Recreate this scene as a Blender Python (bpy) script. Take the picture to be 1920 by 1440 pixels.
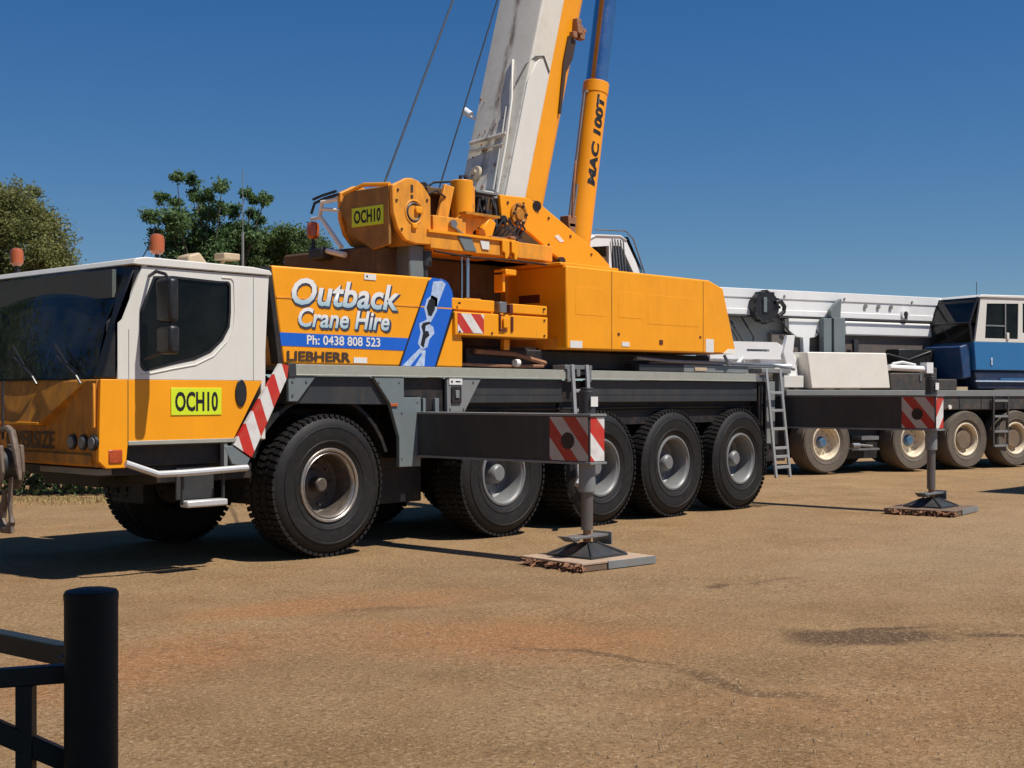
import bpy, math, random
from mathutils import Vector, Matrix
R_ = math.radians
random.seed(7)
for o in list(bpy.data.objects): bpy.data.objects.remove(o, do_unlink=True)
SC = bpy.context.scene
COL = SC.collection

# ------------------------------------------------------------------ camera
cam_d = bpy.data.cameras.new('camera'); cam = bpy.data.objects.new('camera', cam_d); COL.objects.link(cam)
HEAD = R_(42.2)
fwd = Vector((math.cos(HEAD), math.sin(HEAD), 0))
rgt = Vector((math.sin(HEAD), -math.cos(HEAD), 0))
cam.location = (-9.12, -10.84, 1.70)
cam.rotation_euler = fwd.to_track_quat('-Z', 'Y').to_euler()
cam_d.sensor_width = 36.0; cam_d.lens = 36.0 * 2511 / 1920
cam_d.shift_y = 20.0 / 1920
cam_d.clip_end = 3000
SC.camera = cam
SC.render.resolution_x = 1024; SC.render.resolution_y = 768

# ------------------------------------------------------------------ sky and sun
SUN_EL, SUN_AZ = R_(62), R_(14)
sdir = Vector((math.sin(SUN_AZ) * math.cos(SUN_EL), -math.cos(SUN_AZ) * math.cos(SUN_EL), math.sin(SUN_EL)))
W = bpy.data.worlds.new('World'); SC.world = W; W.use_nodes = True
nt = W.node_tree; nt.nodes.clear()
wo = nt.nodes.new('ShaderNodeOutputWorld'); bg = nt.nodes.new('ShaderNodeBackground')
sky = nt.nodes.new('ShaderNodeTexSky'); sky.sky_type = 'NISHITA'; sky.sun_disc = False
sky.sun_elevation = SUN_EL; sky.sun_rotation = math.pi - SUN_AZ
sky.altitude = 300; sky.air_density = 1.25; sky.dust_density = 0.35; sky.ozone_density = 4.5
tc = nt.nodes.new('ShaderNodeTexCoord')
lift = nt.nodes.new('ShaderNodeVectorMath'); lift.operation = 'ADD'; lift.inputs[1].default_value = (0, 0, 0.055)
nt.links.new(tc.outputs['Generated'], lift.inputs[0]); nt.links.new(lift.outputs[0], sky.inputs['Vector'])
hsv = nt.nodes.new('ShaderNodeHueSaturation'); hsv.inputs['Saturation'].default_value = 1.36; hsv.inputs['Hue'].default_value = .509
nt.links.new(sky.outputs[0], hsv.inputs['Color']); nt.links.new(hsv.outputs[0], bg.inputs[0])
bg.inputs[1].default_value = 0.072
nt.links.new(bg.outputs[0], wo.inputs[0])
sun_d = bpy.data.lights.new('sun', 'SUN'); sun_d.energy = 5.0; sun_d.angle = R_(0.53); sun_d.color = (1.0, 0.95, 0.87)
sun = bpy.data.objects.new('sun', sun_d); COL.objects.link(sun)
sun.rotation_euler = sdir.to_track_quat('Z', 'Y').to_euler(); sun.location = (0, -20, 40)
SC.view_settings.view_transform = 'Standard'; SC.view_settings.look = 'None'
SC.view_settings.exposure = 0.08; SC.view_settings.gamma = 1.0; SC.view_settings.use_curve_mapping = False

# ------------------------------------------------------------------ materials
def N(nt, t, **k):
    n = nt.nodes.new(t)
    for a, b in k.items(): setattr(n, a, b)
    return n
def mix(nt, fac, a, b):
    m = N(nt, 'ShaderNodeMix', data_type='RGBA')
    for s, v in ((0, fac), (6, a), (7, b)):
        if isinstance(v, bpy.types.NodeSocket): nt.links.new(v, m.inputs[s])
        elif s == 0: m.inputs[0].default_value = v
        else: m.inputs[s].default_value = (*v, 1)
    return m.outputs[2]
def ramp(nt, src, lo, hi):
    m = N(nt, 'ShaderNodeMapRange'); nt.links.new(src, m.inputs[0])
    m.inputs[1].default_value = lo; m.inputs[2].default_value = hi
    return m.outputs[0]
def noise(nt, vec, scale, detail=4, rough=.55, stretch=None):
    if stretch:
        mp = N(nt, 'ShaderNodeMapping'); mp.inputs['Scale'].default_value = stretch
        nt.links.new(vec, mp.inputs[0]); vec = mp.outputs[0]
    n = N(nt, 'ShaderNodeTexNoise'); nt.links.new(vec, n.inputs['Vector'])
    n.inputs['Scale'].default_value = scale; n.inputs['Detail'].default_value = detail; n.inputs['Roughness'].default_value = rough
    return n.outputs[0]
def new_mat(name):
    m = bpy.data.materials.new(name); m.use_nodes = True; t = m.node_tree
    return m, t, t.nodes['Principled BSDF']
DUST = (0.30, 0.17, 0.085)
def mat(name, col, rough=.45, metal=0.0, var=.12, dust=.15, dscale=2.2, bump=.0, bscale=60, coat=0.0, streak=False, spec=.5, dustcol=DUST):
    m, t, b = new_mat(name)
    oc = N(t, 'ShaderNodeTexCoord').outputs['Object']
    n1 = noise(t, oc, dscale, 6, .65)
    dark = tuple(c * (1 - var) for c in col); light = tuple(min(1, c * (1 + var)) for c in col)
    c = mix(t, ramp(t, n1, .3, .7), dark, light)
    n2 = noise(t, oc, dscale * 2.7, 8, .7, (1, 1, .25) if streak else None)
    dm = N(t, 'ShaderNodeMath', operation='MULTIPLY'); t.links.new(ramp(t, n2, .45, .75), dm.inputs[0]); dm.inputs[1].default_value = dust
    c = mix(t, dm.outputs[0], c, dustcol)
    t.links.new(c, b.inputs['Base Color'])
    rr = N(t, 'ShaderNodeMath', operation='MULTIPLY_ADD'); t.links.new(n2, rr.inputs[0]); rr.inputs[1].default_value = .3; rr.inputs[2].default_value = rough - .12
    t.links.new(rr.outputs[0], b.inputs['Roughness'])
    b.inputs['Metallic'].default_value = metal; b.inputs['Specular IOR Level'].default_value = spec
    b.inputs['Coat Weight'].default_value = coat; b.inputs['Coat Roughness'].default_value = .08
    if bump:
        bn = N(t, 'ShaderNodeBump'); bn.inputs['Strength'].default_value = bump; bn.inputs['Distance'].default_value = .01
        t.links.new(noise(t, oc, bscale, 5), bn.inputs['Height']); t.links.new(bn.outputs[0], b.inputs['Normal'])
    return m
def flat(name, col, rough=.5, emis=None):
    m, t, b = new_mat(name); b.inputs['Base Color'].default_value = (*col, 1); b.inputs['Roughness'].default_value = rough
    return m
M = {}
M['orange'] = mat('orange_paint', (0.90, 0.350, 0.006), .42, var=.05, dust=.10, dustcol=(.45, .16, .02), streak=True, coat=.08, spec=.35, bump=.05, bscale=7)
def grime(m, scale=1.0, amt=.5, col=(.20, .10, .03)):
    t = m.node_tree; b = t.nodes['Principled BSDF']; src = b.inputs['Base Color'].links[0].from_socket
    oc = N(t, 'ShaderNodeTexCoord').outputs['Object']
    a = ramp(t, noise(t, oc, 5 * scale, 7, .75, (1.6, 1.6, .22)), .56, .78); c_ = ramp(t, noise(t, oc, 1.1 * scale, 3), .42, .7)
    q = N(t, 'ShaderNodeMath', operation='MULTIPLY'); t.links.new(a, q.inputs[0]); t.links.new(c_, q.inputs[1])
    q2 = N(t, 'ShaderNodeMath', operation='MULTIPLY'); t.links.new(q.outputs[0], q2.inputs[0]); q2.inputs[1].default_value = amt
    c = mix(t, q2.outputs[0], src, col)
    ch = ramp(t, noise(t, oc, 38 * scale, 3, .6), .70, .74); q3 = N(t, 'ShaderNodeMath', operation='MULTIPLY'); t.links.new(ch, q3.inputs[0]); q3.inputs[1].default_value = amt * .8
    c = mix(t, q3.outputs[0], c, (.10, .06, .035)); t.links.new(c, b.inputs['Base Color'])
grime(M['orange'], 1.0, .45)
M['orange_worn'] = mat('worn_orange_paint', (0.84, 0.335, 0.03), .5, spec=.35, var=.12, dust=.45, dscale=3.5, streak=True, dustcol=(.14, .08, .04))
M['orange_dirty_shade'] = mat('dirty_shaded_orange_paint', (0.50, 0.205, 0.02), .5, spec=.35, var=.3, dust=.7, dscale=4, streak=True, dustcol=(.16, .09, .05))  # dirt plus painted shade: darker copy of the orange for sun-averted faces
M['white'] = mat('white_paint', (0.72, 0.70, 0.63), .4, var=.03, dust=.08, streak=True, coat=.2)
M['white_bright'] = mat('bright_white_paint', (0.82, 0.82, 0.80), .42, var=.03, dust=.06, streak=True)
M['white_cream'] = mat('cream_paint', (0.84, 0.80, 0.70), .45, var=.04, dust=.08)
M['boom_white'] = mat('weathered_boom_white', (0.70, 0.66, 0.56), .5, var=.05, dust=.25, dscale=1.2, dustcol=(.30, .20, .11))
M['grey_plate'] = mat('blue_grey_paint', (0.15, 0.185, 0.19), .5, var=.08, dust=.18, bump=.04)
M['mid_grey'] = mat('mid_grey_paint', (0.20, 0.215, 0.21), .5, var=.1, dust=.25)
M['dark'] = mat('dark_grey_paint', (0.030, 0.033, 0.035), .5, var=.15, dust=.10, streak=True)
M['black'] = mat('black_underbody', (0.010, 0.010, 0.011), .6, var=.3, dust=.15)
M['rail'] = mat('pale_aluminium', (0.36, 0.365, 0.31), .5, metal=.15, var=.08, dust=.25, dscale=5)
M['alu'] = mat('bright_aluminium', (0.62, 0.62, 0.60), .4, metal=.4, var=.08, dust=.1, dscale=8)
M['steel'] = mat('grey_steel', (0.27, 0.28, 0.28), .38, metal=.6, var=.15, dust=.3)
M['rim_grey'] = mat('grey_rim', (0.19, 0.20, 0.20), .45, metal=.15, var=.1, dust=.3, dscale=6)
M['rim_dark'] = mat('dark_rim', (0.085, 0.072, 0.06), .5, metal=.1, var=.3, dust=.4, dscale=8)
M['rim_polish'] = mat('worn_polished_rim', (0.42, 0.39, 0.35), .33, metal=.75, var=.2, dust=.35, dscale=9)
M['rim_cream'] = mat('cream_rim', (0.72, 0.62, 0.45), .5, var=.1, dust=.5, dscale=7, dustcol=(.35, .22, .1))
M['rubber'] = mat('tyre_rubber', (0.011, 0.011, 0.011), .6, spec=.35, var=.2, dust=.10, dscale=4, bump=.15, bscale=30, dustcol=(.13, .08, .045))
M['rubber_dusty'] = mat('dusty_rubber', (0.115, 0.095, 0.072), .8, var=.2, dust=.5, dscale=3, dustcol=(.22, .155, .10))
M['plastic'] = mat('black_plastic', (0.014, 0.015, 0.017), .38, var=.1, dust=.06, dscale=6)
grime(M['dark'], 1.2, .5, (.12, .085, .055)); grime(M['grey_plate'], 1.4, .5, (.10, .075, .05)); grime(M['white'], 1.0, .28, (.35, .27, .17)); grime(M['white_bright'], 1.2, .3, (.32, .27, .2)); grime(M['rail'], 1.5, .5, (.16, .12, .08)); grime(M['rubber'], 1.5, .6, (.10, .065, .038))
M['chrome'] = mat('chromed_rod', (0.55, 0.56, 0.58), .16, metal=1.0, var=.05, dust=.0)
M['blue'] = mat('blue_paint', (0.016, 0.150, 0.36), .38, var=.05, dust=.06, coat=.3)
M['blue_print'] = mat('blue_vinyl', (0.006, 0.115, 0.56), .4, var=.03, dust=.04)
M['pale_print'] = mat('pale_blue_vinyl', (0.42, 0.53, 0.70), .45, var=.25, dust=.1, dscale=18)
M['sticker'] = mat('white_sticker', (0.75, 0.74, 0.70), .5, var=.04, dust=.15, dscale=10)
M['ink'] = flat('black_print', (0.012, 0.012, 0.013), .45)
M['ink_brown'] = flat('dark_brown_print', (0.06, 0.035, 0.02), .5)
M['shadow_print'] = flat('navy_print', (0.035, 0.05, 0.09), .45)
M['plate_yellow'] = mat('lime_yellow_plate', (0.66, 0.80, 0.02), .4, var=.03, dust=.05)
M['red_dark'] = mat('dark_red_slot', (0.10, 0.012, 0.010), .5)
M['amber'] = mat('amber_lens', (0.42, 0.10, 0.025), .3, var=.15, dust=.1, coat=.5)
M['red_lens'] = mat('red_orange_lens', (0.42, 0.06, 0.012), .25, var=.25, dust=.1, dscale=30, coat=.5)
M['lamp_beige'] = mat('beige_lamp_housing', (0.52, 0.40, 0.25), .5, dust=.2)
M['rope'] = mat('wire_rope', (0.035, 0.040, 0.05), .5, metal=.3)
M['gate'] = mat('dark_teal_paint', (0.008, 0.016, 0.020), .5, var=.15, dust=.04)
M['bollard'] = mat('black_bollard_paint', (0.011, 0.011, 0.010), .55, spec=.3, var=.15, dust=.04, dscale=6)
M['bark'] = mat('bark', (0.13, 0.10, 0.07), .85, var=.3, bump=.5, bscale=20)
M['rust'] = mat('rusty_steel', (0.30, 0.14, 0.07), .75, var=.3, dust=.4, dscale=9, bump=.2)
M['dash'] = mat('grey_dashboard', (0.10, 0.105, 0.105), .7)
M['seat'] = mat('seat_fabric', (0.16, 0.17, 0.18), .9)
M['visor'] = mat('sun_visor_film', (0.10, 0.12, 0.11), .5)
M['wood'] = mat('weathered_timber', (0.15, 0.10, 0.065), .8, var=.25, dust=.3, dscale=9, bump=.3)
M['pad_top'] = mat('dusty_pad_top', (0.40, 0.29, 0.20), .8, var=.22, dust=.4, dscale=6, bump=.2)
M['jack_rod'] = mat('dusty_jack_rod', (0.16, 0.15, 0.14), .4, metal=.5, dust=.35, dscale=7)
M['turret_shade'] = mat('shaded_brown_paint', (0.13, 0.075, 0.035), .6, spec=.3, var=.3, dust=.5, dscale=4, streak=True, dustcol=(.05, .035, .025))  # darker orange: shade within the frame and under the winch painted in
M['hook_iron'] = mat('dark_hook_iron', (0.16, 0.125, 0.10), .6, metal=.2, var=.4, dust=.5, dscale=12, bump=.3)
M['winch_grime_shade'] = mat('grimy_shaded_winch_paint', (0.34, 0.17, 0.04), .55, spec=.3, var=.25, dust=.6, dscale=4, streak=True, dustcol=(.12, .08, .045))  # grime, with the shade on the winch front also put into the colour
M['ladder_alu'] = mat('dull_aluminium', (0.34, 0.35, 0.35), .5, metal=.2, dust=.2, dscale=6)
M['skip'] = mat('shadow_skip_green', (0.05, 0.11, 0.07), .6, dust=.4)

def glass(name, tint, spec=1.0, film=.04):
    m = bpy.data.materials.new(name); m.use_nodes = True; t = m.node_tree; t.nodes.clear()
    o = N(t, 'ShaderNodeOutputMaterial'); mx = N(t, 'ShaderNodeMixShader'); tr = N(t, 'ShaderNodeBsdfTransparent'); gl = N(t, 'ShaderNodeBsdfGlossy')
    fr = N(t, 'ShaderNodeFresnel'); fr.inputs[0].default_value = 1.5
    oc = N(t, 'ShaderNodeTexCoord').outputs['Object']
    bn = N(t, 'ShaderNodeBump'); bn.inputs['Strength'].default_value = .015; bn.inputs['Distance'].default_value = .02
    t.links.new(noise(t, oc, 1.6, 2), bn.inputs['Height']); t.links.new(bn.outputs[0], gl.inputs['Normal'])
    tr.inputs[0].default_value = (*tint, 1); gl.inputs['Roughness'].default_value = .03
    gl.inputs['Color'].default_value = (spec, spec, spec, 1)
    t.links.new(fr.outputs[0], mx.inputs[0]); t.links.new(tr.outputs[0], mx.inputs[1]); t.links.new(gl.outputs[0], mx.inputs[2])
    df = N(t, 'ShaderNodeBsdfDiffuse'); df.inputs[0].default_value = (.34, .33, .29, 1); m2 = N(t, 'ShaderNodeMixShader')   # dust film
    q = N(t, 'ShaderNodeMath', operation='MULTIPLY'); t.links.new(ramp(t, noise(t, oc, 2.5, 6, .65), .3, .75), q.inputs[0]); q.inputs[1].default_value = film
    t.links.new(q.outputs[0], m2.inputs[0]); t.links.new(mx.outputs[0], m2.inputs[1]); t.links.new(df.outputs[0], m2.inputs[2]); t.links.new(m2.outputs[0], o.inputs[0])
    return m
M['glass_dark'] = glass('tinted_side_glass', (.06, .065, .07), .45)
M['glass_front'] = glass('windscreen_glass', (.80, .86, .84), .9, .10)
M['glass_clear'] = glass('clear_cab_glass', (.62, .68, .66))

def stripes(name, vec, period, phase=0.0, c1=(.55, .03, .02), c2=(.72, .70, .66)):
    m, t, b = new_mat(name)
    oc = N(t, 'ShaderNodeTexCoord').outputs['Object']
    d = N(t, 'ShaderNodeVectorMath', operation='DOT_PRODUCT'); t.links.new(oc, d.inputs[0]); d.inputs[1].default_value = vec
    a = N(t, 'ShaderNodeMath', operation='MULTIPLY_ADD'); t.links.new(d.outputs['Value'], a.inputs[0]); a.inputs[1].default_value = 1 / period; a.inputs[2].default_value = phase
    f = N(t, 'ShaderNodeMath', operation='FRACT'); t.links.new(a.outputs[0], f.inputs[0])
    g = N(t, 'ShaderNodeMath', operation='GREATER_THAN'); t.links.new(f.outputs[0], g.inputs[0]); g.inputs[1].default_value = .5
    c = mix(t, g.outputs[0], c1, c2)
    n = noise(t, oc, 9, 6); dm = N(t, 'ShaderNodeMath', operation='MULTIPLY'); t.links.new(ramp(t, n, .45, .8), dm.inputs[0]); dm.inputs[1].default_value = .35
    c = mix(t, dm.outputs[0], c, DUST)
    t.links.new(c, b.inputs['Base Color']); b.inputs['Roughness'].default_value = .4
    return m
def letter_grad(name, z0, z1):
    m, t, b = new_mat(name)
    oc = N(t, 'ShaderNodeTexCoord').outputs['Object']; s = N(t, 'ShaderNodeSeparateXYZ'); t.links.new(oc, s.inputs[0])
    c = mix(t, ramp(t, s.outputs[2], z0, z1), (.32, .50, .58), (.80, .80, .77))
    t.links.new(c, b.inputs['Base Color']); b.inputs['Roughness'].default_value = .4
    return m

# ------------------------------------------------------------------ mesh helpers
class MB:
    def __init__(s): s.v = []; s.f = []
    def add(s, vs, fs):
        k = len(s.v); s.v += [tuple(p) for p in vs]; s.f += [tuple(i + k for i in f) for f in fs]; return s
    def box(s, x0, y0, z0, x1, y1, z1):
        return s.add([(x0,y0,z0),(x1,y0,z0),(x1,y1,z0),(x0,y1,z0),(x0,y0,z1),(x1,y0,z1),(x1,y1,z1),(x0,y1,z1)],
                     [(0,3,2,1),(4,5,6,7),(0,1,5,4),(1,2,6,5),(2,3,7,6),(3,0,4,7)])
    def prism(s, pts, a, b, plane='xz'):
        n = len(pts)
        area = sum(pts[i][0] * pts[(i+1) % n][1] - pts[(i+1) % n][0] * pts[i][1] for i in range(n))
        if (area < 0) != (plane == 'xz' and False): pts = pts[::-1] if area < 0 else pts
        def mk(p, q): return {'xz': (p[0], q, p[1]), 'yz': (q, p[0], p[1]), 'xy': (p[0], p[1], q)}[plane]
        vs = [mk(p, a) for p in pts] + [mk(p, b) for p in pts]
        fs = [tuple(range(n)), tuple(range(2 * n - 1, n - 1, -1))] + [(i + n, (i + 1) % n + n, (i + 1) % n, i) for i in range(n)]
        if plane != 'xz': fs = [f[::-1] for f in fs]
        return s.add(vs, fs)
    def cyl(s, p0, p1, r0, r1=None, n=16):
        r1 = r0 if r1 is None else r1
        p0 = Vector(p0); p1 = Vector(p1); d = (p1 - p0).normalized()
        a = d.orthogonal().normalized(); b = d.cross(a)
        vs = []
        for p, r in ((p0, r0), (p1, r1)):
            for i in range(n):
                t = 2 * math.pi * i / n; vs.append(p + a * (r * math.cos(t)) + b * (r * math.sin(t)))
        return s.add(vs, [tuple(range(n - 1, -1, -1)), tuple(range(n, 2 * n))] + [(i, (i + 1) % n, (i + 1) % n + n, i + n) for i in range(n)])
    def tube(s, path, r, n=8):
        P = [Vector(p) for p in path]
        ref = None; rings = []
        for i, p in enumerate(P):
            d = ((P[min(i + 1, len(P) - 1)] - P[max(i - 1, 0)])).normalized()
            if ref is None: ref = d.orthogonal().normalized()
            ref = (ref - d * ref.dot(d)).normalized(); b = d.cross(ref)
            rr = r[i] if isinstance(r, (list, tuple)) else r
            rings.append([p + ref * (rr * math.cos(2 * math.pi * k / n)) + b * (rr * math.sin(2 * math.pi * k / n)) for k in range(n)])
        vs = [v for rg in rings for v in rg]; fs = []
        for i in range(len(P) - 1):
            for k in range(n): fs.append((i * n + k, i * n + (k + 1) % n, (i + 1) * n + (k + 1) % n, (i + 1) * n + k))
        fs += [tuple(range(n - 1, -1, -1)), tuple(range((len(P) - 1) * n, len(P) * n))]
        return s.add(vs, fs)
    def lathe_y(s, prof, n=48, c=(0, 0, 0)):      # prof: (radius, y), revolved about the y axis
        k = len(prof); vs = []; fs = []
        for i in range(n):
            t = 2 * math.pi * i / n
            for r, y in prof: vs.append((c[0] + r * math.sin(t), c[1] + y, c[2] + r * math.cos(t)))
        for i in range(n):
            j = (i + 1) % n
            for a in range(k - 1): fs.append((i * k + a, j * k + a, j * k + a + 1, i * k + a + 1))
        return s.add(vs, fs)
    def lathe_z(s, prof, n=24, c=(0, 0, 0)):
        k = len(prof); vs = []; fs = []
        for i in range(n):
            t = 2 * math.pi * i / n
            for r, z in prof: vs.append((c[0] + r * math.cos(t), c[1] + r * math.sin(t), c[2] + z))
        for i in range(n):
            j = (i + 1) % n
            for a in range(k - 1): fs.append((i * k + a, j * k + a, j * k + a + 1, i * k + a + 1))
        return s.add(vs, fs)
    def mesh(s, name):
        me = bpy.data.meshes.new(name); me.from_pydata(s.v, [], s.f); me.update(); return me
    def build(s, name, m, parent=None, bevel=0.0, smooth=True, loc=None, flip=False):
        import bmesh
        me = s.mesh(name)
        bm = bmesh.new(); bm.from_mesh(me); bmesh.ops.recalc_face_normals(bm, faces=bm.faces); bm.to_mesh(me); bm.free()
        return link_mesh(name, me, m, parent, bevel, smooth, loc)
def link_mesh(name, me, m, parent=None, bevel=0.0, smooth=True, loc=None):
    if isinstance(m, str): m = M[m]
    if not me.materials: me.materials.append(m)
    if smooth and len(me.polygons):
        me.polygons.foreach_set('use_smooth', [True] * len(me.polygons)); me.set_sharp_from_angle(angle=R_(32))
    o = bpy.data.objects.new(name, me); COL.objects.link(o)
    if parent: o.parent = parent
    if loc: o.location = loc
    if bevel:
        b = o.modifiers.new('bevel', 'BEVEL'); b.width = bevel; b.segments = 2; b.limit_method = 'ANGLE'; b.angle_limit = R_(40)
    return o
def curve_to_mesh(c, name):
    o = bpy.data.objects.new('temp', c); COL.objects.link(o)
    dg = bpy.context.evaluated_depsgraph_get(); dg.update()
    me = bpy.data.meshes.new_from_object(o.evaluated_get(dg)); me.name = name
    bpy.data.objects.remove(o, do_unlink=True); bpy.data.curves.remove(c)
    me.materials.clear()
    return me
def plate(outer, holes, y0, y1, plane='xz'):
    """flat plate with holes; outline in the plane, thickness between y0 and y1"""
    c = bpy.data.curves.new('outline', 'CURVE'); c.dimensions = '2D'; c.fill_mode = 'BOTH'; c.extrude = abs(y1 - y0) / 2
    for pts in [outer] + holes:
        sp = c.splines.new('POLY'); sp.points.add(len(pts) - 1)
        for i, p in enumerate(pts): sp.points[i].co = (p[0], p[1], 0, 1)
        sp.use_cyclic_u = True
    me = curve_to_mesh(c, 'plate'); ym = (y0 + y1) / 2
    b = MB()
    def mk(v): return (v.x, ym - v.z, v.y) if plane == 'xz' else ((ym + v.z, v.x, v.y))
    b.add([mk(v.co) for v in me.vertices], [tuple(p.vertices) for p in me.polygons])
    bpy.data.meshes.remove(me); return b
def lettering(txt, size, width, origin, facing, m, parent, name='lettering', bold=0.0, shear=0.0, thick=.002, centre=True, bend=None, height=None):
    """raised print; size = cap height, width = overall width; origin = lower left corner (or lower centre)"""
    c = bpy.data.curves.new('text', 'FONT'); c.body = txt; c.size = 1; c.extrude = 0.0; c.offset = bold; c.shear = shear; c.resolution_u = 3
    me = curve_to_mesh(c, name)
    xs = [v.co.x for v in me.vertices]; ys = [v.co.y for v in me.vertices]
    x0, x1, y0, y1 = min(xs), max(xs), min(ys), max(ys)
    sx = width / (x1 - x0); sy = size / (y1 - y0)
    if callable(facing):
        import bmesh
        bm = bmesh.new(); bm.from_mesh(me); bmesh.ops.triangulate(bm, faces=bm.faces); bmesh.ops.subdivide_edges(bm, edges=bm.edges, cuts=3, use_grid_fill=True); bm.to_mesh(me); bm.free()
    for v in me.vertices:
        a = (v.co.x - x0) * sx - (width / 2 if centre else 0); b = (v.co.y - y0) * sy
        if facing == '-y': v.co = (origin[0] + a, origin[1], origin[2] + b)
        elif facing == '-x': v.co = (origin[0], origin[1] - a, origin[2] + b)
        elif callable(facing): v.co = facing(a, b)
    return link_mesh(name, me, m, parent, smooth=False)
def empty(name, loc=(0, 0, 0), rz=0, label=None, cat=None, group=None):
    o = bpy.data.objects.new(name, None); COL.objects.link(o); o.location = loc; o.rotation_euler = (0, 0, rz); o.empty_display_size = .2
    return tag(o, label, cat, group)
def tag(o, label=None, cat=None, group=None, kind=None):
    if label: o['label'] = label
    if cat: o['category'] = cat
    if group: o['group'] = group
    if kind: o['kind'] = kind
    return o
def copy_tree(o, parent=None):
    c = o.copy(); COL.objects.link(c); c.parent = parent
    for ch in list(o.children): copy_tree(ch, c)
    return c
def arc(cx, cy, r, a0, a1, n=10):
    return [(cx + r * math.cos(R_(a0 + (a1 - a0) * i / n)), cy + r * math.sin(R_(a0 + (a1 - a0) * i / n))) for i in range(n + 1)]

# ------------------------------------------------------------------ ground
def ground():
    m, t, b = new_mat('compacted_gravel_and_red_dirt')
    oc = N(t, 'ShaderNodeTexCoord').outputs['Object']
    sep = N(t, 'ShaderNodeSeparateXYZ'); t.links.new(oc, sep.inputs[0])
    n_big = noise(t, oc, .22, 5, .6); n_mid = noise(t, oc, .9, 6, .65); n_fine = noise(t, oc, 17, 6, .8); n_gr = noise(t, oc, 60, 4, .8)
    c = mix(t, ramp(t, n_mid, .35, .68), (.225, .152, .076), (.355, .255, .140))
    # red dirt in broad patches, driven thin along the wheel tracks
    rn = noise(t, oc, .5, 6, .6, (.45, 1.5, 1))
    def blob(x, y, rx, ry, ang, soft=.5):
        mp = N(t, 'ShaderNodeMapping', vector_type='TEXTURE'); mp.inputs['Location'].default_value = (x, y, 0); mp.inputs['Rotation'].default_value = (0, 0, R_(ang)); mp.inputs['Scale'].default_value = (rx, ry, 1)
        wn = N(t, 'ShaderNodeTexNoise'); t.links.new(oc, wn.inputs['Vector']); wn.inputs['Scale'].default_value = 1.1; wn.inputs['Detail'].default_value = 5
        ad = N(t, 'ShaderNodeVectorMath', operation='MULTIPLY_ADD'); t.links.new(wn.outputs['Color'], ad.inputs[0]); ad.inputs[1].default_value = (.8, .8, 0); 
        off = N(t, 'ShaderNodeVectorMath', operation='ADD'); t.links.new(oc, off.inputs[0]); off.inputs[1].default_value = (-.4, -.4, 0)
        t.links.new(off.outputs[0], ad.inputs[2]); t.links.new(ad.outputs[0], mp.inputs[0])
        z = N(t, 'ShaderNodeVectorMath', operation='MULTIPLY'); t.links.new(mp.outputs[0], z.inputs[0]); z.inputs[1].default_value = (1, 1, 0)
        l = N(t, 'ShaderNodeVectorMath', operation='LENGTH'); t.links.new(z.outputs[0], l.inputs[0])
        r = N(t, 'ShaderNodeMapRange', interpolation_type='SMOOTHSTEP'); t.links.new(l.outputs['Value'], r.inputs[0]); r.inputs[1].default_value = 1.0; r.inputs[2].default_value = 1 - soft
        return r.outputs[0]
    def mul(a, k):
        q = N(t, 'ShaderNodeMath', operation='MULTIPLY'); t.links.new(a, q.inputs[0])
        if isinstance(k, float): q.inputs[1].default_value = k
        else: t.links.new(k, q.inputs[1])
        return q.outputs[0]
    def mx(a, b_):
        q = N(t, 'ShaderNodeMath', operation='MAXIMUM'); t.links.new(a, q.inputs[0]); t.links.new(b_, q.inputs[1]); return q.outputs[0]
    red = mx(mul(ramp(t, rn, .5, .72), .38), mul(mx(mx(blob(-2.3, -4.4, 2.2, 1.2, -50, .8), blob(-4.4, -3.4, 2.0, 1.0, 10, .8)), mx(blob(-2.0, -2.5, 2.0, .7, -20, .8), mul(blob(-2.7, -7.0, 1.6, .8, -60, .9), .35))), ramp(t, n_mid, .2, .55)))
    c = mix(t, red, c, (.360, .180, .078))
    c = mix(t, mul(ramp(t, n_big, .45, .65), .45), c, (.235, .185, .115))
    c = mix(t, mul(mx(blob(4.5, -4.8, 5.0, 2.6, 0, .9), blob(9, -4, 6, 2.5, 0, .9)), .55), c, (.33, .27, .175))
    # oil and damp stains, tyre streaks
    st = mx(mx(blob(-.50, -6.30, .74, .46, -48, .5), blob(-.07, -6.30, .5, .10, -45, .7)), mx(blob(.25, -7.05, .5, .09, -45, .7), blob(1.05, -2.55 - 1.6, .22, .12, 0, .8)))
    st = mx(mul(st, .88), mul(mx(blob(-2.25, -5.25, 1.0, .10, -78, .8), blob(-2.35, -6.55, .9, .12, -104, .8)), .6))
    st = mx(st, mul(mx(blob(1.6, -4.4, .5, .1, -20, .8), blob(-1.9, -2.9, .5, .12, -30, .8)), .45))
    c = mix(t, st, c, (.070, .045, .030))
    c = mix(t, mul(ramp(t, noise(t, oc, 1.3, 5, .6, (.25, 2.2, 1)), .58, .75), .35), c, (.16, .11, .068))
    # grit
    c = mix(t, mul(ramp(t, n_gr, .52, .66), .60), c, (.50, .39, .25))
    c = mix(t, mul(ramp(t, n_gr, .47, .34), .65), c, (.11, .072, .040))
    c = mix(t, mul(ramp(t, n_fine, .53, .70), .50), c, (.13, .088, .050))
    g3 = noise(t, oc, 31, 3, .6); c = mix(t, mul(ramp(t, g3, .57, .66), .62), c, (.085, .058, .036)); c = mix(t, mul(ramp(t, g3, .42, .33), .55), c, (.52, .42, .29))
    c = mix(t, mul(ramp(t, noise(t, oc, 4.5, 6, .7), .50, .68), .30), c, (.17, .115, .065))
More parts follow.
